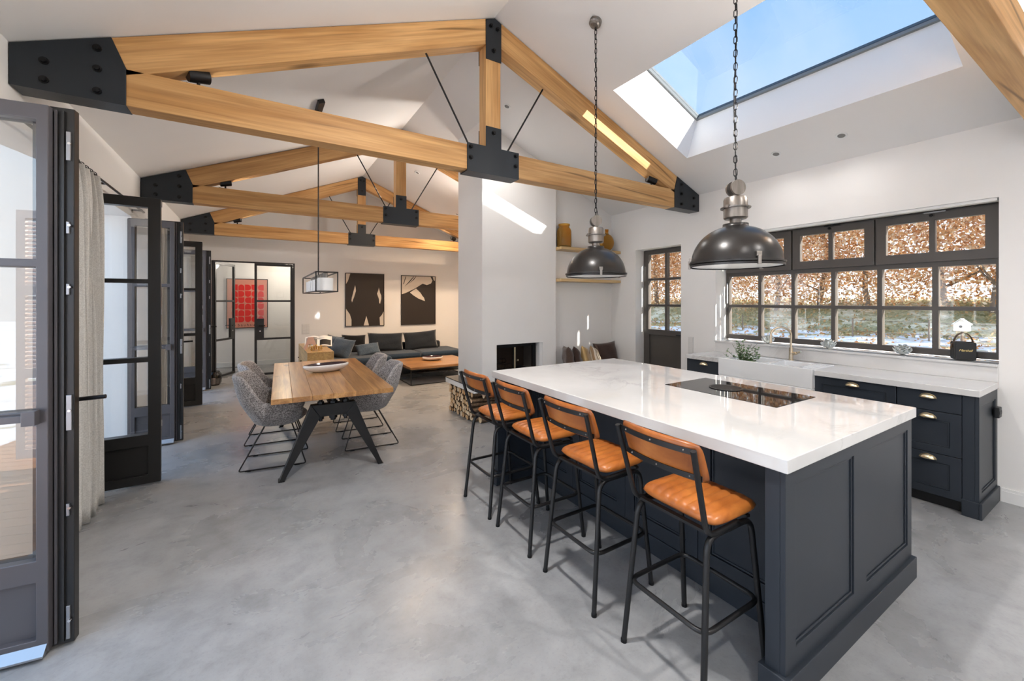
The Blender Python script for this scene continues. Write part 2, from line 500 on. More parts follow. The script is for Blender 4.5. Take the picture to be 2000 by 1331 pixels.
def leather():
    m, n, b = newmat('cognac_leather')
    c = coords(n)
    a = ramp(n, noise(n, c, 5, 4, 0.55, 0.4), [(0.30, (0.17, 0.045, 0.010)), (0.5, (0.37, 0.110, 0.020)), (0.72, (0.55, 0.195, 0.042))])
    n.links.new(a, b.inputs['Base Color'])
    n.links.new(ramp(n, noise(n, c, 14, 4), [(0.3, (0.30,)*3), (0.7, (0.42,)*3)]), b.inputs['Roughness'])
    sock(b, 'Specular IOR Level', 0.5)
    bump_link(n, b, noise(n, c, 140, 4), 0.08, 0.002)
    return m
M_LEATHER = leather()

def tweed(name, a, d, scale=260):
    m, n, b = newmat(name)
    c = coords(n)
    f = noise(n, c, scale, 2, 0.7)
    col = ramp(n, f, [(0.36, d), (0.50, tuple((p+q)/2 for p, q in zip(a, d))), (0.62, a)])
    n.links.new(col, b.inputs['Base Color']); sock(b, 'Roughness', 0.95); sock(b, 'Specular IOR Level', 0.1); sock(b, 'Sheen Weight', 0.3)
    bump_link(n, b, f, 0.35, 0.003)
    return m
M_TWEED = tweed('grey_tweed', (0.52, 0.49, 0.48), (0.10, 0.09, 0.09), 105)
M_SOFA = tweed('sofa_blue_velvet', (0.034, 0.055, 0.086), (0.016, 0.028, 0.046), 120)
M_SOFADK = tweed('sofa_charcoal', (0.030, 0.036, 0.045), (0.014, 0.017, 0.022), 120)
M_CUSHBLUE = tweed('cushion_steel_blue', (0.095, 0.130, 0.175), (0.045, 0.065, 0.092), 120)
M_BLACKFAB = tweed('cushion_black', (0.014, 0.014, 0.016), (0.006, 0.006, 0.007), 150)
M_BROWNFAB = tweed('cushion_brown', (0.115, 0.075, 0.058), (0.060, 0.040, 0.032), 180)
M_DKBROWN = tweed('cushion_dark_brown', (0.075, 0.045, 0.035), (0.035, 0.022, 0.018), 180)
M_GOLDFAB = flat('cushion_gold_satin', (0.42, 0.27, 0.10), 0.35, 0.2, 0.5, sheen=0.4)
M_LINEN = tweed('curtain_linen', (0.66, 0.645, 0.61), (0.52, 0.505, 0.475), 140)
def striped():
    m, n, b = newmat('cushion_cream_stripe')
    w_ = n.nodes.new('ShaderNodeTexWave'); w_.inputs['Scale'].default_value = 6.5; w_.wave_profile = 'SIN'
    n.links.new(coords(n), w_.inputs['Vector'])
    n.links.new(ramp(n, w_.outputs[0], [(0.45, (0.68, 0.60, 0.48)), (0.6, (0.30, 0.19, 0.10))]), b.inputs['Base Color'])
    sock(b, 'Roughness', 0.7)
    return m
M_STRIPE = striped()
def amber(name, c, dens=1.0):
    m, n, b = newmat(name)
    sock(b, 'Base Color', (*c, 1)); sock(b, 'Roughness', 0.03); sock(b, 'Transmission Weight', 0.85); sock(b, 'IOR', 1.3)
    return m
M_AMBER = amber('amber_glass', (0.95, 0.52, 0.09))
M_AMBER2 = amber('amber_glass_brown', (0.90, 0.44, 0.07))
M_CRYSTAL = flat('silvered_crystal', (0.70, 0.74, 0.72), 0.10, 0.55)
def bark():
    m, n, b = newmat('bark')
    f = noise(n, coords(n), 30, 5)
    n.links.new(ramp(n, f, [(0.35, (0.06, 0.035, 0.02)), (0.65, (0.24, 0.15, 0.085))]), b.inputs['Base Color'])
    sock(b, 'Roughness', 0.9); bump_link(n, b, f, 0.6, 0.01); return m
M_BARK = bark()
def logend():
    m, n, b = newmat('cut_log_end')
    f = noise(n, coords(n), 14, 5, 0.6, 1.0)
    oi = n.nodes.new('ShaderNodeObjectInfo')
    tint = ramp(n, oi.outputs['Random'], [(0.0, (0.72, 0.46, 0.22)), (0.35, (0.80, 0.62, 0.40)), (0.7, (0.86, 0.72, 0.52)), (1.0, (0.62, 0.33, 0.12))])
    s = ramp(n, f, [(0.3, (0.62, 0.55, 0.48)), (0.6, (1, 1, 1))])
    n.links.new(mix(n, 0.8, tint, s, 'MULTIPLY'), b.inputs['Base Color']); sock(b, 'Roughness', 0.8); return m
M_LOGEND = logend()
M_SOOT = flat('firebox_black', (0.008, 0.008, 0.008), 0.8)
M_FIREBRICK = flat('firebox_lining', (0.34, 0.22, 0.14), 0.85)
M_DARKTOP = flat('hearth_black_steel', (0.020, 0.019, 0.018), 0.22, 0.4)
M_LEAFGREEN = flat('herb_leaf_green', (0.085, 0.16, 0.055), 0.45)
M_STEMGREEN = flat('herb_stem', (0.10, 0.12, 0.05), 0.6)
M_GOLD = flat('polished_gold', (0.80, 0.56, 0.22), 0.18, 1.0)
M_PAPER = flat('white_paper', (0.80, 0.79, 0.77), 0.6)
M_PINKCARD = flat('pink_card', (0.62, 0.42, 0.36), 0.6)
M_PRINTGREY = flat('printed_photo_grey', (0.16, 0.15, 0.145), 0.4)
M_PRINTDARK = flat('printed_photo_black', (0.015, 0.014, 0.014), 0.4)
M_ARTBLACK = flat('print_brown_black', (0.020, 0.013, 0.010), 0.45)
M_ARTCREAM = flat('print_cream', (0.62, 0.55, 0.47), 0.5)
M_ARTFRAME = flat('picture_frame_black', (0.012, 0.009, 0.008), 0.4)
M_RED = flat('poster_red', (0.66, 0.020, 0.015), 0.5)
M_SALMON = flat('poster_salmon', (0.60, 0.24, 0.17), 0.55)
M_BOWLIN = flat('bowl_glaze_plum', (0.045, 0.022, 0.028), 0.12, 0, 0.6, coat=0.5)
M_SPEAKER = flat('speaker_black_vinyl', (0.010, 0.010, 0.010), 0.55, bump=(300, 0.25, 0.001))
M_GOLDPRINT = flat('gold_lettering', (0.85, 0.62, 0.25), 0.3, 0.9)
M_BROWNLTHR = flat('strap_leather_brown', (0.09, 0.05, 0.03), 0.5)
M_PLASTIC = flat('switch_plastic', (0.72, 0.71, 0.69), 0.4)
M_DECK = wood('deck_timber', (0.46, 0.24, 0.12), (0.28, 0.13, 0.06), 1.2, 0, 0.6, 0.3)
M_SHUTTER = flat('shutter_pale_pink', (0.72, 0.62, 0.59), 0.55)
M_STUCCO = flat('stucco_white', (0.78, 0.75, 0.74), 0.9)
M_ROOF = flat('roof_tile_dark', (0.05, 0.045, 0.045), 0.8)
M_SMOKE = glass('smoked_glass', (0.5, 0.46, 0.44), 1.5)
def emit(name, c, s):
    m, n, b = newmat(name); sock(b, 'Base Color', (*c, 1)); sock(b, 'Emission Color', (*c, 1)); sock(b, 'Emission Strength', s); return m
M_LEDLENS = emit('downlight_lens', (0.14, 0.135, 0.13), 0.05)
# ================================================================== THE SETTING
def struct(o, label, cat):
    return tag(o, label, cat, None, 'structure')
# floor
mb = MB(); mb.box(XL-0.30, XR+0.35, YF-0.3, 11.84, -0.12, 0.0)
mb.box(-2.0, XL-0.30, YB+0.14, 11.84, -0.12, 0.0)
struct(mb.build('floor', M_FLOOR), 'polished grey concrete floor running through kitchen, dining and living area', 'floor')
# left wall with the garden door openings
OPEN = [(-2.45, -0.85), (-0.25, 2.70), (4.54, 5.84), (7.56, 8.94)]  # first two, out of view, are widened to let in more sky light
mb = MB()
mb.plate((XL, 0, 0), (0,1,0), (0,0,1), (-1,0,0), (YF-0.3, YB+0.3), (0, ZEL), [(a, b, -1, 2.46) for a, b in OPEN], 0.30)
struct(mb.build('wall_left', M_WALL), 'white plastered side wall pierced by tall garden door openings', 'wall')
# right wall with kitchen window and garden door
WIN = (0.735, 3.085, 1.065, 2.385); DOR = (3.589, 4.39, -1, 2.345)
mb = MB()
mb.plate((XR, 0, 0), (0,1,0), (0,0,1), (1,0,0), (YF-0.3, YB+0.3), (0, ZER), [WIN, DOR], 0.35)
struct(mb.build('wall_right', M_WALL), 'white plastered kitchen wall around the wide window and garden door', 'wall')
# gables
def zo(x): return zceil(x)
mb = MB()
mb.prism([(XL, 0), (-0.80, 0), (-0.80, 2.365), (0.655, 2.365), (0.655, 0), (XR, 0), (XR, ZER), (XRIDGE, ZRIDGE), (XL, ZEL)], YB, YB+0.14, 'y')
struct(mb.build('wall_back', M_WALL), 'white gable wall behind the sofa with the glazed steel door opening', 'wall')
mb = MB()
mb.prism([(XL, 0), (XR, 0), (XR, ZER), (XRIDGE, ZRIDGE), (XL, ZEL)], YF-0.3, YF, 'y')
struct(mb.build('wall_rear', M_WALL), 'white gable wall at the kitchen end of the room', 'wall')
# ceilings
cA, sA = math.cos(AL), math.sin(AL)
mb = MB(); mb.plate((XL, 0, ZEL), (cA, 0, sA), (0,1,0), (-sA, 0, cA), (-0.34, (XRIDGE-XL)/cA), (YF-0.3, YB+0.14), [], 0.30)
struct(mb.build('ceiling_left', M_CEIL), 'sloping white ceiling on the garden door side', 'ceiling')
cB, sB = math.cos(AR), math.sin(AR)
TS = 0.55
sky_s = ((XR-4.268)/cB, (XR-3.074)/cB); sky_y = (0.80, 3.016)
mb = MB(); mb.plate((XR, 0, ZER), (-cB, 0, sB), (0,1,0), (sB, 0, cB), (-0.40, (XR-XRIDGE)/cB), (YF-0.3, YB+0.14), [(sky_s[0], sky_s[1], sky_y[0], sky_y[1])], TS)
struct(mb.build('ceiling_right', M_CEIL), 'sloping white ceiling on the kitchen side with the deep skylight shaft', 'ceiling')
# skylight: slim frame and one pane on top of the shaft
def sl(s, y, n): return Vector((XR-cB*s+sB*n, y, ZER+sB*s+cB*n))
wroot = thing('window_2', 'flat glass skylight above the kitchen island with blue sky', 'skylight', tuple(sl(sky_s[0], sky_y[0], TS)), 0, None, 'structure')
off = wroot.location
mb = MB(); mb.plate(sl(0, 0, TS-0.035), (-cB, 0, sB), (0,1,0), (sB, 0, cB), (sky_s[0]-0.05, sky_s[1]+0.05), (sky_y[0]-0.05, sky_y[1]+0.05), [(sky_s[0]+0.022, sky_s[1]-0.022, sky_y[0]+0.022, sky_y[1]-0.022)], 0.07)
mb.build('frame', M_FRAME_SKY if 'M_FRAME_SKY' in globals() else flat('skylight_frame_grey', (0.20, 0.21, 0.21), 0.4), wroot, off=off)
mb = MB(); mb.plate(sl(0, 0, TS), (-cB, 0, sB), (0,1,0), (sB, 0, cB), (sky_s[0]+0.022, sky_s[1]-0.022), (sky_y[0]+0.022, sky_y[1]-0.022), [], 0.008)
mb.build('pane', M_SKYGLASS, wroot, off=off)
portal(sl(sum(sky_s)/2, sum(sky_y)/2, TS-0.06), Vector((-sB, 0, -cB)).to_track_quat('-Z', 'Y').to_euler(), 1.35, 2.3)
# chimney breast and the alcove wall beside it
CX0, CX1, CY0, CY1 = 2.50, 3.72, 4.80, 5.56
FX0, FX1, FZ0, FZ1 = 2.718, 3.48, 0.56, 0.968
mb = MB(); mb.plate((0, CY0, 0), (1,0,0), (0,0,1), (0,1,0), (CX0, CX1), (0.47, 3.94), [(FX0, FX1, FZ0, FZ1)], CY1-CY0)
struct(mb.build('wall_chimney', M_WALL), 'white plastered chimney breast with the built-in fireplace', 'chimney breast')
mb = MB(); mb.prism([(CX1+0.002, 0), (XR, 0), (XR, ZER), (CX1+0.002, zceil(CX1)+0.02)], 4.90, CY1, 'y')
struct(mb.build('wall_alcove', M_WALL), 'white alcove wall with the two wooden shelves beside the chimney', 'wall')
# baseboards
def baseboard(name, label, x0, x1, y0, y1):
    mb = MB(); mb.box(x0, x1, y0, y1, 0, 0.085)
    if x1-x0 < y1-y0: mb.box(x0+(0.006 if x0 > 2 else 0), x1-(0 if x0 > 2 else 0.006), y0, y1, 0.085, 0.105)
    else: mb.box(x0, x1, y0+0.006, y1, 0.085, 0.105)
    return struct(mb.build(name, M_WHITE), label, 'baseboard')
baseboard('baseboard_right', 'white moulded baseboard right of the kitchen cabinets', XR-0.018, XR, YF, 0.725)
baseboard('baseboard_back', 'white baseboard below the two pictures behind the sofa', 0.70, XR, YB-0.018, YB)
# ceiling over the hall behind the steel doors, hall walls
mb = MB(); mb.box(-1.9, 2.4, 11.72, 11.84, 0, 2.8)
struct(mb.build('wall_hall', M_WALL), 'pale hall wall with the red poster seen through the steel doors', 'wall')
mb = MB(); mb.box(-1.9, 2.4, YB+0.14, 11.72, 2.62, 2.7)
struct(mb.build('ceiling_hall', M_CEIL), 'low white hall ceiling behind the steel doors', 'ceiling')
mb = MB(); mb.box(2.3, 2.4, YB+0.14, 11.72, 0, 2.62)
struct(mb.build('wall_hall_end', M_WALL), 'white end wall of the hall behind the steel doors', 'wall')
mb = MB(); mb.box(-2.0, -1.9, YB+0.14, 11.84, 0, 2.7)
struct(mb.build('wall_hall_left', M_WALL), 'white left end wall of the hall behind the steel doors', 'wall')
mb = MB(); mb.box(-1.9, 2.3, 11.70, 11.72, 0, 0.11)
struct(mb.build('baseboard_hall', M_WHITE), 'white baseboard along the hall wall under the red poster', 'baseboard')

# ------------------------------------------------------------------ kitchen window
def wallrect(mb, x0, x1, y0, y1, z0, z1): mb.box(x0, x1, y0, y1, z0, z1)
W = thing('window_1', 'wide dark multi-pane kitchen window above the sink', 'window', (5.18, 1.9, 1.075), 0, None, 'structure')
off = W.location
Y0, Y1, Z0, Z1 = 0.74, 3.082, 1.077, 2.378
ycut = [0.785, 1.144, 1.531, 1.914, 2.297, 2.662, 3.044]
hole = [(a+(0.02 if i else 0), b-(0.02 if i < 5 else 0), z0, z1) for i, (a, b) in enumerate(zip(ycut, ycut[1:])) for z0, z1 in ((1.134, 1.480), (1.515, 1.872))]
yup = [0.755, 1.558, 2.297, 3.068]
mb = MB(); mb.plate((5.18, 0, 0), (0,1,0), (0,0,1), (1,0,0), (Y0, Y1), (Z0, Z1), hole+[(a+0.03, b-0.03, 1.955, 2.345) for a, b in zip(yup, yup[1:])], 0.07)
mb.build('frame', M_FRAME, W, bevel=0.004, off=off)
for h in hole:
    mb = MB(); mb.box(5.21, 5.222, h[0]-0.004, h[1]+0.004, h[2]-0.004, h[3]+0.004); mb.build('pane', M_GLASS, W, off=off)
for i, (a, b) in enumerate(zip(yup, yup[1:])):
    g0, g1 = a+0.085, b-0.085; mid = (g0+g1)/2
    hs = [(g0, mid-0.02, 2.003, 2.290), (mid+0.02, g1, 2.003, 2.290)]
    mb = MB(); mb.plate((5.150, 0, 0), (0,1,0), (0,0,1), (1,0,0), (a+0.006, b-0.006), (1.915, 2.362), hs, 0.055)
    s = mb.build('sash', M_FRAME, W, bevel=0.004, off=off)
    for h in hs:
        mb = MB(); mb.box(5.172, 5.184, h[0]-0.004, h[1]+0.004, h[2]-0.004, h[3]+0.004); mb.build('pane', M_GLASS, s, off=off)
    mb = MB(); mb.cyl((5.150, mid, 2.330), (5.125, mid, 2.330), 0.010, n=10); mb.sphere((5.120, mid, 2.330), 0.014, 10, 8)
    mb.build('latch_knob', M_BOLT, s, 40, off=off)
    mb = MB(); mb.box(5.128, 5.150, mid-0.09, mid+0.05, 2.352, 2.364); mb.build('stay_arm', M_ZINC if i == 0 else M_BOLT, s, off=off)
for yy, zz in ((3.062, 1.66), (0.762, 1.62)):
    mb = MB(); mb.cyl((5.168, yy, zz-0.13), (5.168, yy, zz+0.13), 0.009, n=8); mb.box(5.168, 5.18, yy-0.004, yy+0.004, zz-0.1, zz+0.1)
    mb.build('hinge', M_ZINC, W, 40, off=off)
mb = MB(); mb.box(4.966, 5.04, 0.745, 3.075, 2.362, 2.384); mb.build('blind_cassette', M_WHITE, W, off=off)
portal((5.28, 1.91, 1.72), (PI/2, 0, PI/2), 2.3, 1.3)

# ------------------------------------------------------------------ garden door in the right wall
D = thing('door_1', 'dark half-glazed garden door beside the kitchen cabinets', 'door', (5.13, 3.97, 0), 0, None, 'structure')
off = D.location
hs = [(a, b, c, d) for a, b in ((3.685, 3.955), (3.995, 4.295)) for c, d in ((1.125, 1.475), (1.510, 1.872), (1.908, 2.272))]
mb = MB(); mb.plate((5.13, 0, 0), (0,1,0), (0,0,1), (1,0,0), (3.595, 4.385), (0.01, 2.340), hs+[(3.70, 4.28, 0.18, 1.045)], 0.065)
mb.build('frame', M_FRAME, D, bevel=0.004, off=off)
for h in hs:
    mb = MB(); mb.box(5.155, 5.167, h[0]-0.004, h[1]+0.004, h[2]-0.004, h[3]+0.004); mb.build('pane', M_GLASS, D, off=off)
mb = MB(); mb.box(5.155, 5.18, 3.695, 4.285, 0.175, 1.05); mb.build('panel', M_FRAME, D, off=off)
mb = MB(); mb.box(5.118, 5.13, 3.615, 3.68, 1.055, 1.085); mb.tube(fillet([(5.118, 3.65, 1.07), (5.075, 3.65, 1.07), (5.075, 3.76, 1.07)], 0.02), 0.009, 8)
mb.build('handle', M_BOLT, D, 40, off=off)

# ------------------------------------------------------------------ opened garden door leaves along the left wall
LEAF_H = [(1.75, 2.362), (1.085, 1.715), (0.430, 1.045)]
def leaf(n, label, y, ang, exterior_front):
    """hinge at the wall; interior layer is wider than the exterior layer (rebated edge)"""
    L = thing('door_%d' % n, label, 'door', (XL-0.02, y, 0), ang, None, 'structure')
    wi, we = 0.456, 0.388
    ya, yb_ = (0.042, 0.084) if exterior_front else (0.0, 0.042)      # interior layer
    yc, yd = (0.0, 0.042) if exterior_front else (0.042, 0.084)        # exterior layer
    hol = [(0.06, 0.318, a, b) for a, b in LEAF_H]
    mb = MB(); mb.plate((0, ya, 0), (1,0,0), (0,0,1), (0,1,0), (0.0, wi), (0.014, 2.442), [(0.06, wi-0.085 if not exterior_front else 0.318, a, b) for a, b in LEAF_H]+[(0.06, wi-0.085, 0.085, 0.335)], 0.042)
    mb.build('inner_frame', M_DOORBLK, L, bevel=0.003)
    mb = MB(); mb.plate((0, yc, 0), (1,0,0), (0,0,1), (0,1,0), (0.0, we), (0.022, 2.430), [(0.06, we-0.04 if exterior_front else wi-0.085, a, b) for a, b in LEAF_H]+[(0.06, we-0.04, 0.085, 0.335)], 0.042)
    mb.build('outer_frame', M_DOORGREY, L, bevel=0.003)
    mb = MB(); mb.box(0.055, wi-0.075, 0.030, 0.042, 0.08, 0.34); mb.build('kick_panel', M_DOORGREY if exterior_front else M_DOORBLK, L)
    mb = MB(); mb.box(0.055, wi-0.075, 0.043, 0.054, 0.08, 0.34); mb.build('kick_panel', M_DOORBLK if exterior_front else M_DOORGREY, L)
    for a, b in LEAF_H:
        mb = MB(); mb.box(0.052, wi-0.078, 0.036, 0.048, a-0.006, b+0.006); mb.build('pane', M_DGLASS, L)
    if exterior_front:
        # weather bar with end block, drip rail, rubber seals and lock keeps in the rebate
        mb = MB(); mb.box(0.02, 0.34, -0.026, 0.0, 1.045, 1.075); mb.box(0.318, 0.362, -0.036, 0.0, 1.030, 1.092)
        mb.build('weather_bar', M_DOORGREY, L, bevel=0.002)
        mb = MB(); mb.prism([(0.0, 0.022), (-0.03, 0.018), (-0.03, 0.026), (0.0, 0.06)], 0.0, we-0.004, 'x'); mb.build('drip_rail', M_ZINC, L)
        for x in (we+0.006, we+0.030):
            mb = MB(); mb.box(x, x+0.008, 0.030, 0.044, 0.03, 2.425); mb.build('seal', M_DOORBLK if x > we+0.02 else M_DOORGREY, L)
        for z, h, wd in ((2.27, 0.13, 0.016), (1.90, 0.055, 0.012), (1.62, 0.05, 0.012), (1.06, 0.16, 0.020), (0.62, 0.055, 0.012), (0.11, 0.15, 0.014)):
            mb = MB(); mb.box(we+0.042, we+0.042+wd, 0.034, 0.043, z-h/2, z+h/2); k = mb.build('lock_keep', M_ZINC, L, bevel=0.002)
            mb = MB(); mb.cyl((we+0.056, 0.036, z+0.01), (we+0.056, 0.026, z+0.01), 0.006, n=8); mb.build('pin', M_CHROME, k, 40)
        mb = MB(); mb.tube(fillet([(wi-0.03, 0.084, 1.10), (wi-0.03, 0.135, 1.10), (wi+0.075, 0.135, 1.105)], 0.02), 0.010, 8); mb.cyl((wi-0.03, 0.084, 1.10), (wi-0.03, 0.092, 1.10), 0.025, n=14)
        mb.build('handle', M_BOLT, L, 40)
    else:
        for z, h in ((2.40, 0.05), (1.47, 0.05), (1.30, 0.10), (0.51, 0.05)):
            mb = MB(); mb.box(wi, wi+0.006, 0.010, 0.03, z-h/2, z+h/2); mb.build('hinge_plate', M_ZINC, L)
        mb = MB(); mb.box(we, wi-0.004, 0.042, 0.062, 0.03, 2.42); mb.build('seal', M_DOORBLK, L)
    return L
leaf(2, 'nearest open garden door leaf, grey outer face towards the kitchen', 2.655, math.radians(-7), True)
leaf(3, 'open black garden door leaf just behind the curtain', 4.575, math.radians(2), False)
leaf(4, 'grey-faced open garden door leaf between two black leaves', 5.765, math.radians(-1), True)
leaf(5, 'open black garden door leaf farther along, near the third truss', 7.60, math.radians(2), False)
leaf(6, 'farthest grey open garden door leaf beside the steel doors', 8.86, math.radians(-1), True)
for a, b in OPEN:
    portal((XL-0.28, (a+b)/2, 1.23), (PI/2, 0, -PI/2), b-a, 2.44)

# ------------------------------------------------------------------ steel framed glass doors to the hall
def steel_leaf(n, label, x, y, ang, hinge_right):
    L = thing('door_%d' % n, label, 'door', (x, y, 0), ang, None, 'structure')
    wd, sgn = 0.70, (-1 if hinge_right else 1)
    X = lambda a: a*sgn
    rows = [(0.055, 0.745), (0.785, 1.535), (1.575, 2.29)]
    def span(a, b): return (min(X(a), X(b)), max(X(a), X(b)))
    u = span(0, wd)
    hol = [(*span(0.045, wd-0.045), a, b) for a, b in rows]
    mb = MB(); mb.plate((0, -0.02, 0), (1,0,0), (0,0,1), (0,1,0), u, (0.01, 2.335), hol, 0.04); mb.build('frame', M_STEELDOOR, L, bevel=0.002)
    for h in hol:
        mb = MB(); mb.box(h[0]-0.004, h[1]+0.004, -0.004, 0.004, h[2]-0.004, h[3]+0.004); mb.build('pane', M_DGLASS2, L)
    a, b = span(wd-0.17, wd-0.045)
    mb = MB(); mb.box(a, b, -0.021, 0.021, 0.785, 1.19); lk = mb.build('lock_case', M_STEELDOOR, L, bevel=0.002)
    for s in (-1, 1):
        mb = MB(); mb.tube(fillet([(X(wd-0.075), 0.02*s, 1.04), (X(wd-0.075), 0.065*s, 1.04), (X(wd-0.19), 0.065*s, 1.04)], 0.015), 0.009, 8); mb.build('handle', M_BOLT, lk, 40)
    mb = MB(); mb.cyl((X(wd-0.10), -0.026, 0.93), (X(wd-0.10), 0.026, 0.93), 0.014, n=12); mb.build('key_cylinder', M_CHROME, lk, 40)
    return L
M_DGLASS2 = glass('hall_door_glass', (0.90, 0.90, 0.89), 1.8)
mb = MB(); mb.plate((0, YB-0.01, 0), (1,0,0), (0,0,1), (0,1,0), (-0.80, 0.655), (0, 2.365), [(-0.765, 0.62, -1, 2.338)], 0.06)
tag(mb.build('trim_1', M_STEELDOOR, bevel=0.002), 'slim black steel frame around the hall doors', 'door frame', None, 'structure')
steel_leaf(7, 'closed right-hand black steel glass door with lock case', 0.618, YB+0.02, 0, True)
steel_leaf(8, 'black steel glass door swung open into the hall', -0.762, YB+0.03, math.radians(64), False)
# ================================================================== ROOF TRUSSES
TT = 0.135                        # timber thickness along the room
TB0, TB1 = 2.743, 2.965           # tie beam
KX0, KX1 = 1.767, 1.924           # king post
RD = 0.218                        # rafter depth (perpendicular)
bolt_mb = MB(); bolt_mb.cyl((0,0,0), (0,-0.006,0), 0.021, n=12); bolt_mb.cyl((0,-0.006,0), (0,-0.020,0), 0.014, n=6)
BOLT = bolt_mb.mesh('bolt', M_BOLT, 40)
def beam(name, L, d, t, parent, loc, ry, mat=M_BEAM):
    """length along local x, centred"""
    mb = MB(); mb.box(-L/2, L/2, -t/2, t/2, -d/2, d/2)
    o = mb.build(name, mat, parent, bevel=0.004); o.location = loc; o.rotation_euler = (0, ry, 0)
    return o
HEEL = [(XL+0.004, 2.741), (-0.680, 2.741), (-0.680, 2.965), (-0.745, 3.130), (XL+0.004, 2.966)]
HEELR = [(XR-0.004, 2.741), (4.447, 2.741), (4.447, 2.968), (4.497, 3.136), (XR-0.004, 2.962)]
TEE = [(1.576, 2.738), (2.120, 2.738), (2.120, 2.980), (1.926, 2.980), (1.926, 3.168), (1.765, 3.168), (1.765, 2.980), (1.576, 2.980)]
APEX = [(1.765, 3.785), (1.926, 3.785), (1.926, 4.150), (1.858, 4.180), (1.765, 4.140)]
def truss(y, label):
    T = thing('roof_truss', label, 'roof truss', (XRIDGE, y+TT/2, TB0), 0, 'timber roof trusses')
    o = T.location
    P = lambda x, yy, z: (x-o.x, yy-o.y, z-o.z)
    beam('tie_beam', 4.50+0.70, TB1-TB0, TT, T, P((4.50-0.70)/2+0.0, y+TT/2, (TB0+TB1)/2), 0)
    kp = beam('king_post', 4.12-2.965, KX1-KX0, TT-0.004, T, P((KX0+KX1)/2, y+TT/2, (4.12+2.965)/2), PI/2)
    for k, x0, x1, ang in ((0, -0.80, KX0, AL), (1, 4.55, KX1, AR)):
        zt0, zt1 = zceil(x0), zceil(x1)
        L = math.hypot(x1-x0, zt1-zt0)
        cx_, cz_ = (x0+x1)/2, (zt0+zt1)/2
        s = 1 if k == 0 else -1
        nx, nz = s*math.sin(ang), -math.cos(ang)
        dd = RD/2+0.006
        beam('rafter', L, RD, TT, T, P(cx_+nx*dd, y+TT/2, cz_+nz*dd), -ang if k == 0 else ang)
    for poly in (HEEL, HEELR):
        mb = MB(); mb.prism(poly, y-0.008, y+TT+0.008, 'y'); h = mb.build('heel_plate', M_STEEL, T, bevel=0.002, off=o)
        if poly is HEEL: bx = [(-1.02, 2.905), (-1.02, 2.800), (-0.805, 3.045), (-0.805, 2.925), (-0.805, 2.795)]
        else: bx = [(4.83, 2.905), (4.83, 2.800), (4.575, 3.045), (4.575, 2.925), (4.575, 2.795)]
        for q in bx: obj('bolt', BOLT, h, P(q[0], y-0.008, q[1]))
    for yy0, yy1 in ((y-0.008, y), (y+TT, y+TT+0.008)):
        mb = MB(); mb.prism(TEE, yy0, yy1, 'y'); h = mb.build('tee_plate', M_STEEL, T, off=o)
        if yy0 < y:
            for q in ((1.612, 2.945), (1.612, 2.850), (2.085, 2.945), (2.085, 2.850), (1.845, 3.115)): obj('bolt', BOLT, h, P(q[0], yy0, q[1]))
        mb = MB(); mb.prism(APEX, yy0, yy1, 'y'); h = mb.build('apex_plate', M_STEEL, T, off=o)
        if yy0 < y:
            for q in ((1.815, 4.095), (1.885, 4.085), (1.845, 3.875)): obj('bolt', BOLT, h, P(q[0], yy0, q[1]))
    mb = MB(); mb.box(1.576, 2.120, y-0.008, y+TT+0.008, 2.728, 2.738); mb.build('base_plate', M_STEEL, T, off=o)
    for a, b in (((1.214, 3.705), (1.640, 2.965)), ((2.455, 3.715), (2.015, 2.965))):
        mb = MB(); mb.cyl((a[0], y+TT/2, a[1]), (b[0], y+TT/2, b[1]), 0.0085, n=8); mb.build('tension_rod', M_BLACK, T, 40, off=o)
    return T
truss(0.387, 'timber roof truss directly overhead at the near end of the skylight')
truss(3.320, 'nearest full timber roof truss, in front of the chimney breast')
truss(6.215, 'second full timber roof truss, behind the dining table')
truss(9.020, 'farthest timber roof truss, close to the sofa wall')

# ------------------------------------------------------------------ spotlights sitting on the tie beams
TRACK_W = 2.5
def track_spot(x, y, z, tilt, rz, label, group='spotlights on the tie beams', watts=None):
    """small cylinder head on a stem, aimed up across the room so that it washes the opposite slope"""
    T = thing('track_spotlight', label, 'spotlight', (x, y, z), rz, group)
    mb = MB(); mb.box(-0.07, 0.07, -0.018, 0.018, 0, 0.012); mb.build('mounting_plate', M_BLACK, T)
    mb = MB(); mb.cyl((0,0,0.012), (0,0,0.045), 0.010, n=10); mb.build('stem', M_BLACK, T, 40)
    M = Matrix.Translation((0,0,0.085)) @ Matrix.Rotation(tilt, 4, 'Y')
    mb = MB(); pr = [(0.0, -0.060), (0.043, -0.060), (0.045, -0.054), (0.045, 0.056), (0.040, 0.060)]
    mb.lathe(pr, (0,0,0), 20, M); h = mb.build('lamp_head', M_BLACK, T, 40)
    mb = MB(); mb.lathe([(0.040, 0.052), (0.0, 0.052)], (0,0,0), 20, M); mb.build('lens', M_LEDLENS, h)
    d = bpy.data.lights.new('track_lamp', 'SPOT'); d.energy = TRACK_W if watts is None else watts
    d.spot_size = math.radians(112); d.spot_blend = 1.0; d.shadow_soft_size = 0.10; d.color = (1.0, 0.94, 0.87)
    lo = bpy.data.objects.new('track_lamp', d); COL.objects.link(lo)
    ax = Matrix.Rotation(rz, 3, 'Z') @ (Matrix.Rotation(tilt, 3, 'Y') @ Vector((0, 0, 1)))
    lo.location = Vector((x, y, z+0.085)) + ax*0.075
    lo.rotation_euler = ax.to_track_quat('-Z', 'Y').to_euler()
    return T
T60 = math.radians(76)
track_spot(-0.34, 3.3875, TB1, T60, math.radians(20), 'black cylinder spotlight at the left end of the nearest full truss', watts=1.0)
track_spot(4.10, 3.3875, TB1, -T60, math.radians(-20), 'black cylinder spotlight at the right end of the nearest full truss', watts=1.0)
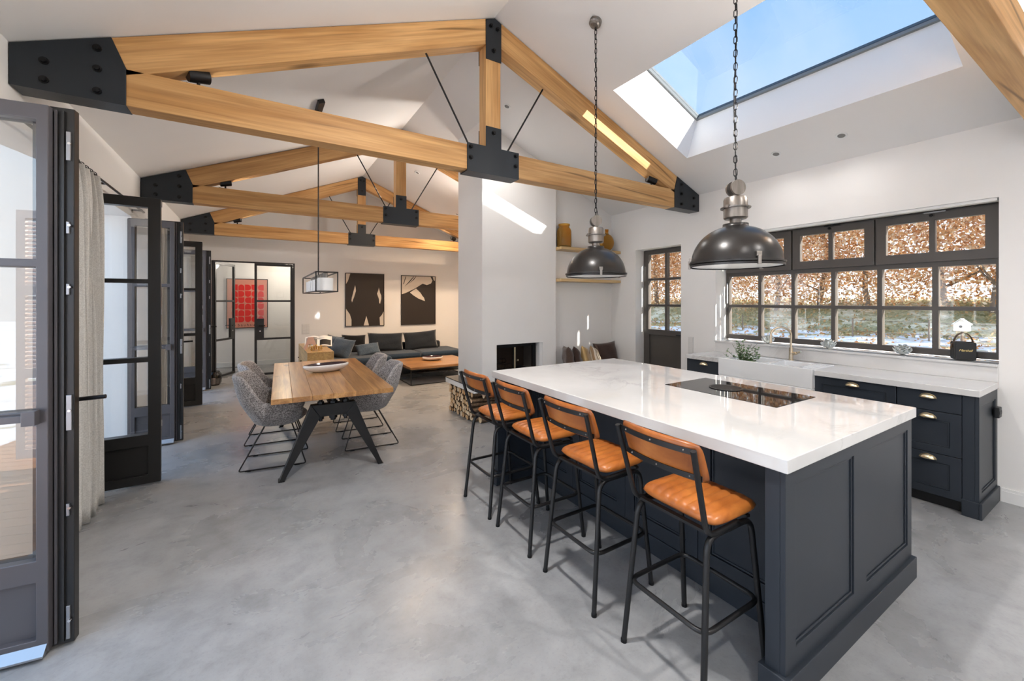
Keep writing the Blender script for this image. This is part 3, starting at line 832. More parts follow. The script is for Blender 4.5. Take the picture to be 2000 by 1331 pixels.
track_spot(-0.36, 6.2825, TB1, T60, math.radians(10), 'black cylinder spotlight at the left end of the second truss')
track_spot(4.05, 6.2825, TB1, -T60, math.radians(-10), 'added black spotlight hidden at the right end of the second truss', watts=95)  # added behind the chimney, unseen, to brighten the garden side slope
track_spot(-0.34, 9.0875, TB1, T60, math.radians(-15), 'black cylinder spotlight at the left end of the farthest truss')
track_spot(3.95, 9.0875, TB1, -T60, math.radians(15), 'black cylinder spotlight at the right end of the farthest truss')
track_spot(-0.36, 0.4545, TB1, T60, math.radians(10), 'added black spotlight, out of view at the left end of the overhead truss', watts=8)  # this and the next are unseen extras that lift the ceiling
track_spot(4.05, 0.4545, TB1, -T60, math.radians(-10), 'added black spotlight, out of view at the right end of the overhead truss', watts=120)

# ------------------------------------------------------------------ recessed downlights in the slopes
DOWN_W = 26.0
def downlight(x, y, label, watts=None, col=(1.0, 0.97, 0.94)):
    s = 1 if x > XRIDGE else -1
    ang = AR if s > 0 else -AL
    T = thing('recessed_downlight', label, 'downlight', (x, y, zceil(x)-0.001), 0, 'recessed ceiling downlights')
    T.rotation_euler = (0, ang, 0)
    mb = MB(); mb.lathe([(0.030, 0.0), (0.033, -0.004), (0.046, -0.005), (0.048, 0.0)], n=24); mb.build('trim_ring', M_WHITE, T, 40)
    mb = MB(); mb.lathe([(0.030, -0.001), (0.0, -0.0015)], n=20); mb.build('lens', M_LEDLENS, T)
    d = bpy.data.lights.new('downlight_lamp', 'SPOT'); d.energy = DOWN_W if watts is None else watts
    d.spot_size = math.radians(150); d.spot_blend = 0.9; d.shadow_soft_size = 0.06; d.color = col
    lo = bpy.data.objects.new('downlight_lamp', d); COL.objects.link(lo)
    n = Vector((math.sin(ang), 0, math.cos(ang)))
    lo.location = Vector(T.location) - n*0.03
    return T
WARM = (1.0, 0.74, 0.50)
downlight(4.608, 2.204, 'recessed downlight below the middle of the skylight, left of the pair', 1.5)
downlight(4.608, 1.638, 'recessed downlight below the skylight, right of the pair', 1.5)
downlight(2.554, 4.259, 'recessed downlight seen behind the right tension rod of the nearest truss', 17)
downlight(2.50, 7.40, 'recessed downlight high on the slope behind the second truss', 45, WARM)
downlight(3.60, 6.70, 'added downlight hidden behind the chimney breast, nearest the hearth', 45, WARM)  # added with the next one, unseen, as warm fill for the living area
downlight(3.70, 8.30, 'added downlight hidden behind the chimney breast, above the coffee table', 45, WARM)
downlight(0.75, 1.60, 'added out-of-view downlight on the garden side slope above the kitchen floor', 62)  # from here on: unseen lamps added to fill the room by bounce
downlight(-0.30, 0.40, 'added out-of-view downlight low on the garden side slope beside the camera', 28)
downlight(0.75, -0.9, 'added out-of-view downlight on the garden side slope at the kitchen end', 35)
downlight(4.30, -0.9, 'added out-of-view downlight on the kitchen side slope at the kitchen end', 5)
downlight(2.60, -1.6, 'added out-of-view downlight near the ridge at the kitchen end', 72)
# ================================================================== KITCHEN ISLAND
def frame_panel(mb, axis, fixed, a0, a1, z0, z1, out, d=0.010, wd=0.008):
    """thin raised moulding around a recessed field: four mitred strips; axis is the run axis of the face"""
    for b0, b1, c0, c1 in ((a0, a1, z0, z0+wd), (a0, a1, z1-wd, z1), (a0, a0+wd, z0+wd, z1-wd), (a1-wd, a1, z0+wd, z1-wd)):
        lo, hi = min(fixed, fixed+out*d), max(fixed, fixed+out*d)
        if axis == 'x': mb.box(b0, b1, lo, hi, c0, c1)
        else: mb.box(lo, hi, b0, b1, c0, c1)
IX0, IX1, IY0, IY1, IZ = 1.722, 3.150, 0.790, 3.075, 0.965
IT = 0.055
I = thing('kitchen_island', 'slate blue panelled kitchen island with pilasters and plinth', 'kitchen island', ((IX0+IX1)/2, (IY0+IY1)/2, 0))
off = I.location
RX = 2.07
# end faces as slabs with two recessed fields
for nm, yy, N in (('end_panel', IY0, 1), ('end_panel', IY1, -1)):
    fl = [(1.807, 2.360, 0.200, 0.845), (2.510, 3.085, 0.200, 0.845)]
    mb = MB(); mb.plate((0, yy, 0), (1,0,0), (0,0,1), (0,N,0), (IX0, IX1), (0.10, IZ-IT), fl, 0.020)
    p = mb.build(nm, M_CAB, I, bevel=0.002, off=off)
    for h in fl:
        mb = MB(); mb.box(h[0]-0.002, h[1]+0.002, min(yy+N*0.012, yy+N*0.02), max(yy+N*0.012, yy+N*0.02), h[2]-0.002, h[3]+0.002); mb.build('field', M_CAB, p, off=off)
        mb = MB(); frame_panel(mb, 'x', yy+N*0.012, h[0]+0.004, h[1]-0.004, h[2]+0.004, h[3]-0.004, -N, 0.006, 0.010); mb.build('moulding', M_CAB, p, bevel=0.002, off=off, kind='stuff')
mb = MB(); mb.box(RX+0.02, IX1-0.02, IY0+0.02, IY1-0.02, 0.02, IZ-IT); mb.build('carcass', M_CAB, I, off=off)
for y0, y1 in ((IY0+0.0201, 0.866), (3.022, IY1-0.0201)):
    mb = MB(); mb.box(IX0, RX+0.019, y0, y1, 0.10, IZ-IT); mb.build('pilaster', M_CAB, I, bevel=0.002, off=off)
# doors along the seating side (recessed) and the cooking side
ys = [0.870, 1.395, 1.925, 2.460, 3.018]
for a, b in zip(ys, ys[1:]):
    for x, N in ((RX, 1), (IX1, -1)):
        fl = [(a+0.075, b-0.075, 0.20, 0.83)]
        mb = MB(); mb.plate((x, 0, 0), (0,1,0), (0,0,1), (N,0,0), (a+0.0015, b-0.0015), (0.115 if N > 0 else 0.105, IZ-IT-0.004), fl, 0.0195)
        p = mb.build('door', M_CAB, I, bevel=0.002, off=off)
        h = fl[0]; x1 = x+N*0.0120
        mb = MB(); mb.box(min(x1, x+N*0.0195), max(x1, x+N*0.0195), h[0]-0.002, h[1]+0.002, h[2]-0.002, h[3]+0.002); mb.build('field', M_CAB, p, off=off)
        mb = MB(); frame_panel(mb, 'y', x1, h[0]+0.004, h[1]-0.004, h[2]+0.004, h[3]-0.004, -N, 0.006, 0.010); mb.build('moulding', M_CAB, p, bevel=0.002, off=off, kind='stuff')
# plinth: end boards and a low skirting under the recessed doors
xa, xb = IX0-0.018, IX1+0.018
for pl in ([(xa, IY0-0.018), (xb, IY0-0.018), (xb, IY0+0.02), (RX, IY0+0.02), (RX, 0.884), (xa, 0.884)], [(xa, IY1+0.018), (xb, IY1+0.018), (xb, IY1-0.02), (RX, IY1-0.02), (RX, 3.012), (xa, 3.012)]):
    mb = MB(); mb.prism(pl, 0, 0.118, 'z'); mb.build('plinth', M_CAB, I, bevel=0.003, off=off)
mb = MB(); mb.box(RX-0.004, RX+0.02, 0.884, 3.012, 0, 0.112); mb.build('plinth', M_CAB, I, bevel=0.003, off=off)
mb = MB(); mb.box(IX1-0.06, IX1-0.04, IY0+0.02, IY1-0.02, 0, 0.10); mb.build('kickboard', M_KICK, I, off=off)
mb = MB(); mb.plate((0, 0, IZ-IT), (1,0,0), (0,1,0), (0,0,1), (1.700, 3.158), (0.772, 3.090), [(2.480, 2.962, 1.184, 1.932)], IT)
tag(mb.build('island_worktop', M_MARBLE, bevel=0.003), 'glossy white veined stone worktop on the kitchen island', 'worktop')
H = thing('induction_hob', 'black glass induction hob with round extractor grille, set in the island', 'hob', (2.721, 1.558, IZ-0.03))
off = H.location
mb = MB(); mb.box(2.482, 2.960, 1.186, 1.930, IZ-0.03, IZ+0.0015); mb.build('glass_plate', M_HOB, H, off=off)
hc = (2.735, 1.63)
mb = MB(); mb.lathe([(0.105, 0.0015), (0.105, 0.006), (0.092, 0.006), (0.092, 0.0015)], (hc[0], hc[1], IZ), 32); g = mb.build('extractor_rim', M_BOLT, H, 40, off=off)
for k in range(-6, 7):
    x = k*0.0135; l = math.sqrt(0.092**2-x*x)
    mb = MB(); mb.box(hc[0]+x-0.0035, hc[0]+x+0.0035, hc[1]-l, hc[1]+l, IZ+0.0015, IZ+0.006); mb.build('grille_bar', M_BOLT, g, off=off)

# ================================================================== WALL RUN
CF, CW = 4.385, XR           # cabinet face, wall
WZ, WT = 0.925, 0.048
def cup_handle(parent, y, z, off):
    """brass cup pull: flanged plate and a half shell, open below"""
    mb = MB(); n = 12; w2, h2, d = 0.045, 0.030, 0.026
    vs_, fs = [], []
    for j in range(7):
        ph = PI/2*j/6
        for i in range(n+1):
            t = PI*i/n
            yy = -w2*math.cos(t)
            zz = h2*math.sin(t)*math.cos(ph)
            xx = -d*math.sin(ph)*(math.sin(t)**0.6)
            vs_.append((CF-0.003+xx, y+yy*(1-0.10*math.sin(ph)), z-0.008+zz))
    for j in range(6):
        for i in range(n):
            a = j*(n+1)+i; fs.append((a, a+n+1, a+n+2, a+1))
    mb.add(vs_, fs); 
    mb.prism([(y+0.050*math.cos(PI*i/n), z-0.010+0.036*math.sin(PI*i/n)) for i in range(n+1)], CF-0.0035, CF, 'x')
    o = mb.build('cup_handle', M_BRASS, parent, 50, off=off)
    s = o.modifiers.new('solid', 'SOLIDIFY'); s.thickness = 0.0025
    return o
def front(parent, nm, y0, y1, z0, z1, off, framed=True, handle=None):
    if framed:
        m_ = 0.062
        fl = [(y0+m_, y1-m_, z0+m_*0.9, z1-m_*1.05)]
        mb = MB(); mb.plate((CF, 0, 0), (0,1,0), (0,0,1), (1,0,0), (y0, y1), (z0, z1), fl, 0.020)
        p = mb.build(nm, M_CAB, parent, bevel=0.002, off=off); h = fl[0]
        mb = MB(); mb.box(CF+0.009, CF+0.020, h[0]-0.002, h[1]+0.002, h[2]-0.002, h[3]+0.002); mb.build('field', M_CAB, p, off=off)
        mb = MB(); frame_panel(mb, 'y', CF+0.009, h[0]+0.003, h[1]-0.003, h[2]+0.003, h[3]-0.003, -1, 0.005, 0.007); mb.build('moulding', M_CAB, p, bevel=0.0015, off=off, kind='stuff')
    else:
        mb = MB(); mb.box(CF, CF+0.020, y0, y1, z0, z1); p = mb.build(nm, M_CAB, parent, bevel=0.002, off=off)
    if handle: cup_handle(p, (y0+y1)/2, handle, off)
    return p
def unit(label, y0, y1, fronts, ztop=WZ-WT):
    U = thing('base_cabinet', label, 'cabinet', (CF, (y0+y1)/2, 0), 0, 'slate blue base cabinets along the window wall')
    off = U.location
    mb = MB(); mb.box(CF+0.021, CW-0.002, y0+0.001, y1-0.001, 0.085, ztop); mb.build('carcass', M_CAB, U, off=off)
    mb = MB(); mb.box(CF+0.055, CF+0.075, y0+0.001, y1-0.001, 0, 0.085); mb.build('kickboard', M_KICK, U, off=off)
    for nm, a, b, fr, hd in fronts: front(U, nm, y0+0.003, y1-0.003, a, b, off, fr, hd)
    return U
unit('slate blue drawer cabinet with three brass cup pulls at the right end', 0.826, 1.190, [('drawer', 0.728, 0.872, False, 0.829), ('drawer', 0.407, 0.722, True, 0.679), ('drawer', 0.088, 0.402, True, 0.364)])
unit('wide slate blue cabinet with one brass cup pull between sink and drawer cabinet', 1.190, 1.772, [('door', 0.088, 0.872, True, 0.832)])
unit('slate blue cabinet directly below the white sink', 1.772, 2.655, [('door', 0.088, 0.712, False, None)], 0.715)
sb = bpy.data.objects[[o.name for o in bpy.data.objects if o.name.startswith('base_cabinet')][-1]]
for c in list(sb.children):
    if c.name.startswith('door'): bpy.data.objects.remove(c)
for a, b in ((1.775, 2.212), (2.216, 2.652)): front(sb, 'door', a, b, 0.088, 0.712, sb.location, True, 0.672)
unit('narrow slate blue drawer cabinet left of the sink under the light switches', 2.660, 3.100, [('drawer', 0.728, 0.872, False, 0.829), ('drawer', 0.407, 0.722, True, 0.679), ('drawer', 0.088, 0.402, True, 0.364)])
# end pilaster with panelled side
E = thing('cabinet_end_panel', 'slate blue panelled end pilaster at the right end of the cabinets', 'cabinet panel', (CF, 0.78, 0))
off = E.location
fl = [(4.455, 4.885, 0.17, 0.80)]
mb = MB(); mb.plate((0, 0.742, 0), (1,0,0), (0,0,1), (0,1,0), (CF, CW-0.002), (0.10, WZ-WT), fl, 0.022); mb.build('side_panel', M_CAB, E, bevel=0.002, off=off)
mb = MB(); mb.box(4.453, 4.887, 0.753, 0.764, 0.168, 0.802); mb.build('field', M_CAB, E, off=off)
mb = MB(); frame_panel(mb, 'x', 0.753, 4.459, 4.881, 0.174, 0.796, -1, 0.006, 0.009); mb.build('moulding', M_CAB, E, bevel=0.002, off=off, kind='stuff')
mb = MB(); mb.box(CF, CW-0.002, 0.7645, 0.825, 0.0, WZ-WT); mb.build('core', M_CAB, E, off=off)
mb = MB(); mb.box(CF-0.016, CW-0.019, 0.726, 0.742, 0, 0.118); mb.box(CF-0.016, CF, 0.742, 0.828, 0, 0.118); mb.build('plinth', M_CAB, E, bevel=0.003, off=off)
S = thing('power_socket', 'black double power socket on the end of the cabinets', 'socket', (4.86, 0.742, 0.70)); off = S.location
mb = MB(); mb.box(4.815, 4.90, 0.712, 0.742, 0.665, 0.745); b = mb.build('housing', M_BLACK, S, bevel=0.006, off=off)
for x in (4.837, 4.878):
    mb = MB(); mb.cyl((x, 0.712, 0.705), (x, 0.7105, 0.705), 0.017, n=18); mb.build('outlet', M_BOLT, b, 40, off=off)
# worktops, splashback and sill
def stone(name, label, *bx):
    mb = MB()
    for b in bx: mb.box(*b)
    return tag(mb.build(name, M_MARBLE, bevel=0.003), label, 'worktop')
stone('wall_worktop', 'white stone worktop right of the sink under the window', (4.360, CW, 0.735, 1.760, WZ-WT, WZ))
stone('wall_worktop', 'short white stone worktop left of the sink', (4.360, CW, 2.668, 3.098, WZ-WT, WZ))
stone('wall_worktop', 'white stone ledge behind the sink carrying the tap', (4.80, CW, 1.762, 2.666, WZ-WT, WZ-0.002))
stone('splashback', 'veined white stone splashback between worktop and window sill', (CW-0.02, CW, 0.736, 3.083, WZ, 1.045))['category'] = 'splashback'
stone('window_sill', 'white stone window sill carrying the ornaments and speaker', (CW-0.032, 5.179, 0.737, 3.083, 1.045, 1.066))['category'] = 'window sill'
# ceramic sink with two bowls and draining ledge
K = thing('farmhouse_sink', 'white ceramic farmhouse sink with deep apron front', 'sink', (4.33, 2.19, 0.72)); off = K.location
SX0, SX1, SY0, SY1, SZ0, SZ1 = 4.322, 4.800, 1.762, 2.664, 0.722, 0.936
mb = MB(); mb.plate((0, 0, SZ0+0.03), (1,0,0), (0,1,0), (0,0,1), (SX0, SX1), (SY0, SY1), [(SX0+0.045, SX1-0.07, 2.205, SY1-0.045), (SX0+0.05, SX1-0.09, 1.90, 2.165)], SZ1-SZ0-0.03)
mb.build('basin', M_CERAMIC, K, bevel=0.012, off=off)
mb = MB(); mb.box(SX0, SX1, SY0, SY1, SZ0, SZ0+0.032); mb.build('base', M_CERAMIC, K, bevel=0.010, off=off)
for k in range(5):
    mb = MB(); mb.box(SX0+0.08, SX1-0.12, 1.79+k*0.020, 1.797+k*0.020, SZ1-0.001, SZ1+0.003); mb.build('drainer_rib', M_CERAMIC, K, off=off)
for y in (2.42, 2.03):
    mb = MB(); mb.lathe([(0.0, 0.004), (0.034, 0.004), (0.036, 0.0)], (4.56, y, SZ0+0.032), 20); mb.build('drain', M_CHROME, K, 40, off=off)
# tap
Tp = thing('kitchen_tap', 'champagne coloured swan-neck tap behind the white sink', 'tap', (4.86, 2.175, WZ)); 
mb = MB(); mb.lathe([(0.026, 0.0), (0.026, 0.010), (0.021, 0.014), (0.019, 0.12), (0.019, 0.135)], n=20, cap1=True); mb.build('body', M_CHAMP, Tp, 40)
arc = [(0, 0, 0.13), (0, 0, 0.27)]+[(-0.075+0.075*math.cos(t), 0.065*(1-math.cos(t)), 0.27+0.085*math.sin(t)) for t in np.linspace(0.15, PI, 16)]+[(-0.15, 0.13, 0.205)]
mb = MB(); mb.tube(arc, 0.0115, 12); mb.cyl((-0.15, 0.13, 0.205), (-0.15, 0.13, 0.185), 0.0135, n=14); mb.build('spout', M_CHAMP, Tp, 50)
mb = MB(); mb.cyl((0, -0.015, 0.075), (-0.015, -0.06, 0.085), 0.0165, n=14); mb.cyl((-0.015, -0.06, 0.085), (-0.030, -0.105, 0.105), 0.008, 0.012, n=12); mb.build('lever', M_CHAMP, Tp, 40)
# herbs standing in the sink
Hb = thing('herb_plant', 'bunch of fresh green sprigs standing in the white sink', 'plant', (4.50, 2.50, SZ0+0.032))
hr = random.Random(3)
lv = MB(); stm = MB()
for k in range(26):
    a = hr.uniform(0, 2*PI); lean = hr.uniform(0.05, 0.20)*(1.25 if k % 3 == 0 else 1)
    dx, dy = math.cos(a)*lean*0.6, math.sin(a)*lean*1.25 - 0.03
    h = hr.uniform(0.24, 0.40)-0.25*abs(dy)
    p = [Vector((0.5*dx*t*t+0.04*math.cos(a)*(1-t)*0, dy*t*t, h*t)) for t in np.linspace(0, 1, 7)]
    stm.tube(p, 0.0016, 4)
    for q in range(20):
        t = hr.uniform(0.42, 1.0); i = min(int(t*6), 5); c = p[i].lerp(p[i+1], t*6-i)
        d = Vector((hr.uniform(-1, 1), hr.uniform(-1, 1), hr.uniform(-0.2, 0.9))).normalized(); s = d.orthogonal().normalized()
        L = hr.uniform(0.018, 0.034); W_ = L*0.30
        b = c+d*L*0.5
        lv.add([c, b+s*W_, c+d*L, b-s*W_], [(0,1,2,3)])
stm.build('stems', M_STEMGREEN, Hb, 60, kind='stuff'); lv.build('leaves', M_LEAFGREEN, Hb, kind='stuff')
# crystal artichokes on the sill
art = MB()
for ring in range(6):
    nn = 9-ring; z = 0.012+ring*0.012; r = 0.046*math.sin(min(PI*0.98, 0.9+ring*0.40))
    for i in range(nn):
        t = 2*PI*(i+0.5*(ring % 2))/nn
        c = Vector((math.cos(t)*r, math.sin(t)*r, z)); o_ut = Vector((math.cos(t), math.sin(t), 0)); sd_ = Vector((-math.sin(t), math.cos(t), 0))
        L = 0.030
        up = (o_ut*0.55+Vector((0,0,0.85))).normalized()
        art.add([c-sd_*0.017, c+sd_*0.017, c+sd_*0.013+up*L*0.7+o_ut*0.006, c+up*L+o_ut*0.010, c-sd_*0.013+up*L*0.7+o_ut*0.006], [(0,1,2,3,4)])
artcore = MB(); artcore.sphere((0,0,0.042), 0.041, 14, 10, (1, 1, 1.0))
am, ac = art.mesh('petals', M_CRYSTAL), artcore.mesh('core', M_CRYSTAL, 60)
for (y, lab) in ((2.508, 'silvered artichoke ornament on the sill left of the tap'), (1.911, 'silvered artichoke ornament on the sill, middle of three'), (1.331, 'silvered artichoke ornament on the sill nearest the black speaker')):
    A = thing('artichoke_ornament', lab, 'ornament', (5.06, y, 1.067), random.random()*3, 'artichoke ornaments on the window sill')
    o = obj('petals', am, A); s = o.modifiers.new('solid', 'SOLIDIFY'); s.thickness = 0.004; o['kind'] = 'stuff'
    obj('core', ac, A)
# portable speaker
Sp = thing('portable_speaker', 'black portable speaker with leather carry strap on the window sill', 'speaker', (5.045, 0.945, 1.067), math.radians(24))
mb = MB(); mb.prism(rrect(0.130, 0.150, 0.012), -0.052, 0.052, 'x'); mb.v = [(a, b, c+0.080) for a, b, c in mb.v]; body = mb.build('case', M_SPEAKER, Sp, bevel=0.003)
mb = MB(); mb.prism(rrect(0.112, 0.130, 0.008), -0.056, -0.052, 'x'); mb.v = [(a, b, c+0.080) for a, b, c in mb.v]; gr = mb.build('grille', M_BLACK, Sp)
mb = MB()
n = 18; P_ = [(math.cos(PI*i/n)*0.058, 0.125+0.105*math.sin(PI*i/n)) for i in range(n+1)]
P_ = [(0.069, 0.10)]+[(0.069, 0.13)]+P_[1:-1]+[(-0.069, 0.13), (-0.069, 0.10)]
vs_ = []
for y, z in P_: vs_ += [(-0.018, y, z), (0.018, y, z)]
mb.add(vs_, [(2*i, 2*i+1, 2*i+3, 2*i+2) for i in range(len(P_)-1)])
st = mb.build('strap', M_BROWNLTHR, Sp, 60); s = st.modifiers.new('solid', 'SOLIDIFY'); s.thickness = 0.005; s.offset = 0
for sg in (-1, 1):
    mb = MB(); mb.cyl((0, 0.0665*sg, 0.108), (0, 0.0755*sg, 0.108), 0.006, n=12); mb.build('stud', M_GOLD, st, 40)
def text_mesh(txt, size, mat_, parent, M, shear=0.0, spacing=1.0, name='lettering', ext=0.0006):
    cu = bpy.data.curves.new(name, 'FONT'); cu.body = txt; cu.size = size; cu.align_x = 'CENTER'; cu.align_y = 'CENTER'; cu.extrude = ext
    cu.shear = shear; cu.space_character = spacing
    t_ = bpy.data.objects.new('tmp_text', cu); COL.objects.link(t_)
    dg = bpy.context.evaluated_depsgraph_get(); me = bpy.data.meshes.new_from_object(t_.evaluated_get(dg))
    bpy.data.objects.remove(t_); me.materials.clear(); me.materials.append(mat_); me.name = name
    me.transform(M)
    o = bpy.data.objects.new(name, me); COL.objects.link(o); o.parent = parent; o['kind'] = 'stuff'
    return o
# letters on the speaker grille face -x: local text x -> -y, text y -> z
Mt = Matrix(((0, 0, -1, -0.0565), (-1, 0, 0, 0), (0, 1, 0, 0.085), (0, 0, 0, 1)))
text_mesh('Marshall', 0.026, M_GOLDPRINT, gr, Mt, 0.35, 0.9)
# light switches
Sw = thing('light_switch', 'vertical strip of three white light switches beside the garden door', 'light switch', (XR, 3.432, 0.965))
mb = MB(); mb.box(-0.008, 0, -0.041, 0.041, -0.115, 0.115); mb.build('cover_plate', M_PLASTIC, Sw, bevel=0.003)
for z in (-0.072, 0, 0.072):
    mb = MB(); mb.box(-0.013, -0.008, -0.030, 0.030, z-0.031, z+0.031); mb.build('rocker', M_PLASTIC, Sw, bevel=0.002)

# ================================================================== BAR STOOLS
def make_stool():
    R = thing('bar_stool', '', 'stool', (0,0,0), 0, 'cognac leather bar stools at the island')
    SH = 0.640                      # seat rail height
    for s in (-1, 1):
        y0, y1 = 0.200*s, 0.172*s
        # bent leg pair: rear leg, seat rail, front leg
        p = fillet([(-0.215, y0, 0.006), (-0.150, y1, SH), (0.150, y1, SH), (0.215, y0, 0.006)], 0.060, 6)
        mb = MB(); mb.tube(p, 0.0125, 10); mb.build('leg_frame', M_BLACK, R, 50)
        # back post sweeping from the rail up
        p = fillet([(0.05, y1*1.02, SH+0.012), (-0.160, y1*1.04, SH+0.010), (-0.262, y1*1.12, 1.008)], 0.065, 7)
        mb = MB(); mb.tube(p, 0.0115, 10); mb.build('back_post', M_BLACK, R, 50)
        for x in (-0.215, 0.215):
            mb = MB(); mb.cyl((x, y0, 0), (x*0.998, y0, 0.012), 0.0145, n=10); mb.build('foot_cap', M_BOLT, R, 40)
    t = 0.287/SH; xr = 0.215-0.065*t; yr = 0.200-0.028*t
    ring = []
    c_ = [(-xr-0.004, -yr), (xr+0.004, -yr), (xr+0.004, yr), (-xr-0.004, yr)]
    pts = [(0, -yr)]+[c_[1], c_[2], c_[3], c_[0]]+[(0, -yr)]
    ring = fillet([(a, b, 0.287) for a, b in pts], 0.055, 6)[:-1]
    mb = MB(); mb.tube(ring, 0.0105, 10, True); mb.build('footrest', M_BLACK, R, 50)
    for x in (-0.13, 0.13):
        mb = MB(); mb.box(x-0.012, x+0.012, -0.175, 0.175, SH+0.008, SH+0.020); mb.build('seat_bar', M_BLACK, R)
    # channel-stitched seat: quilting ribs run front to back
    nx, ny = 22, 56; mb = MB(); W2, D2 = 0.190, 0.168
    for side in (1, -1):
        vs_ = []
        for j in range(ny+1):
            for i in range(nx+1):
                u = -1+2*i/nx; v = -1+2*j/ny
                # rounded-square mapping
                x = u*math.sqrt(max(0, 1-0.16*v**6)); y = v*math.sqrt(max(0, 1-0.16*u**6))
                e = min(1, (1-abs(u)**5)*(1-abs(v)**5)); d = max(0, e)**0.38
                rib = abs(math.sin(PI*8.5*(v+1)/2+0.0))**0.55
                z = SH+0.050+(0.026*d+0.011*rib*d*max(0, 1-abs(u)**6) if side > 0 else -0.026*d)
                vs_.append((x*D2+0.036, y*W2, z))
        fs = []
        for j in range(ny):
            for i in range(nx):
                a = j*(nx+1)+i; q = (a, a+1, a+nx+2, a+nx+1); fs.append(q if side > 0 else q[::-1])
        mb.add(vs_, fs)
    me = mb.mesh('seat', M_LEATHER, 75); bm_ = bmesh.new(); bm_.from_mesh(me); bmesh.ops.remove_doubles(bm_, verts=bm_.verts, dist=1e-4); bm_.to_mesh(me); bm_.free()
    obj('seat', me, R)
    # padded curved back
    nv, nw = 24, 10; mb = MB()
    def bp(v, w_, th):
        # v across (-1..1), w_ vertical 0..1; curve wraps slightly forward at the sides
        z = 0.860+0.172*w_ ; y = v*0.203
        lean = -0.208-0.062*w_
        return Vector((lean+0.030*v*v+th, y, z))
    for side in (1, -1):
        vs_ = []
        for j in range(nw+1):
            for i in range(nv+1):
                v = -1+2*i/nv; w_ = j/nw
                vv = v*math.sqrt(max(0, 1-0.10*abs(2*w_-1)**6)); ww = 0.5+(w_-0.5)*math.sqrt(max(0, 1-0.22*abs(v)**8))
                d = max(0, (1-abs(v)**7)*(1-abs(2*w_-1)**5))**0.4
                vs_.append(bp(vv, ww, 0.012+side*0.019*d))
        fs = []
        for j in range(nw):
            for i in range(nv):
                a = j*(nv+1)+i; q = (a, a+1, a+nv+2, a+nv+1); fs.append(q if side > 0 else q[::-1])
        mb.add(vs_, fs)
    me = mb.mesh('backrest', M_LEATHER, 75); bm_ = bmesh.new(); bm_.from_mesh(me); bmesh.ops.remove_doubles(bm_, verts=bm_.verts, dist=1e-4); bm_.to_mesh(me); bm_.free()
    bk = obj('backrest', me, R)
    for zz in (0.17, 0.80):
        # flat steel straps across the back, with rivets
        vs_, fs = [], []
        k = 14
        for i in range(k+1):
            v = -1+2*i/k
            for dz in (-0.011, 0.011):
                for th in (-0.012, -0.0165):
                    q = bp(v*0.94, zz, th); vs_.append((q.x, q.y, q.z+dz))
        for i in range(k):
            a = 4*i; b = 4*(i+1)
            fs += [(a, b, b+2, a+2), (a+1, a+3, b+3, b+1), (a, a+1, b+1, b), (a+2, b+2, b+3, a+3)]
        fs += [(0, 2, 3, 1), (4*k, 4*k+1, 4*k+3, 4*k+2)]
        mb = MB(); mb.add(vs_, fs); st = mb.build('back_strap', M_BLACK, R, 50)
        for v in (-0.72, 0.0, 0.72):
            q = bp(v, zz, -0.016); mb = MB(); mb.sphere((0,0,0), 0.0045, 8, 6); r_ = mb.build('rivet', M_PEWTER, st, 60); r_.location = q
    return R
st0 = make_stool()
stools = [(1.622, 2.792, 0.5, 'cognac leather bar stool farthest from the camera, nearest the log stack'), (1.624, 2.275, -0.5, 'second cognac leather bar stool from the fireplace'), (1.628, 1.723, 0.8, 'third cognac leather bar stool from the fireplace'), (1.640, 1.132, -1.0, 'nearest cognac leather bar stool, at the front end of the island')]
for i, (x, y, a, lab) in enumerate(stools):
    o = st0 if i == 0 else copy_tree(st0)
    o.location = (x, y, 0); o.rotation_euler = (0, 0, math.radians(a)); o['label'] = lab

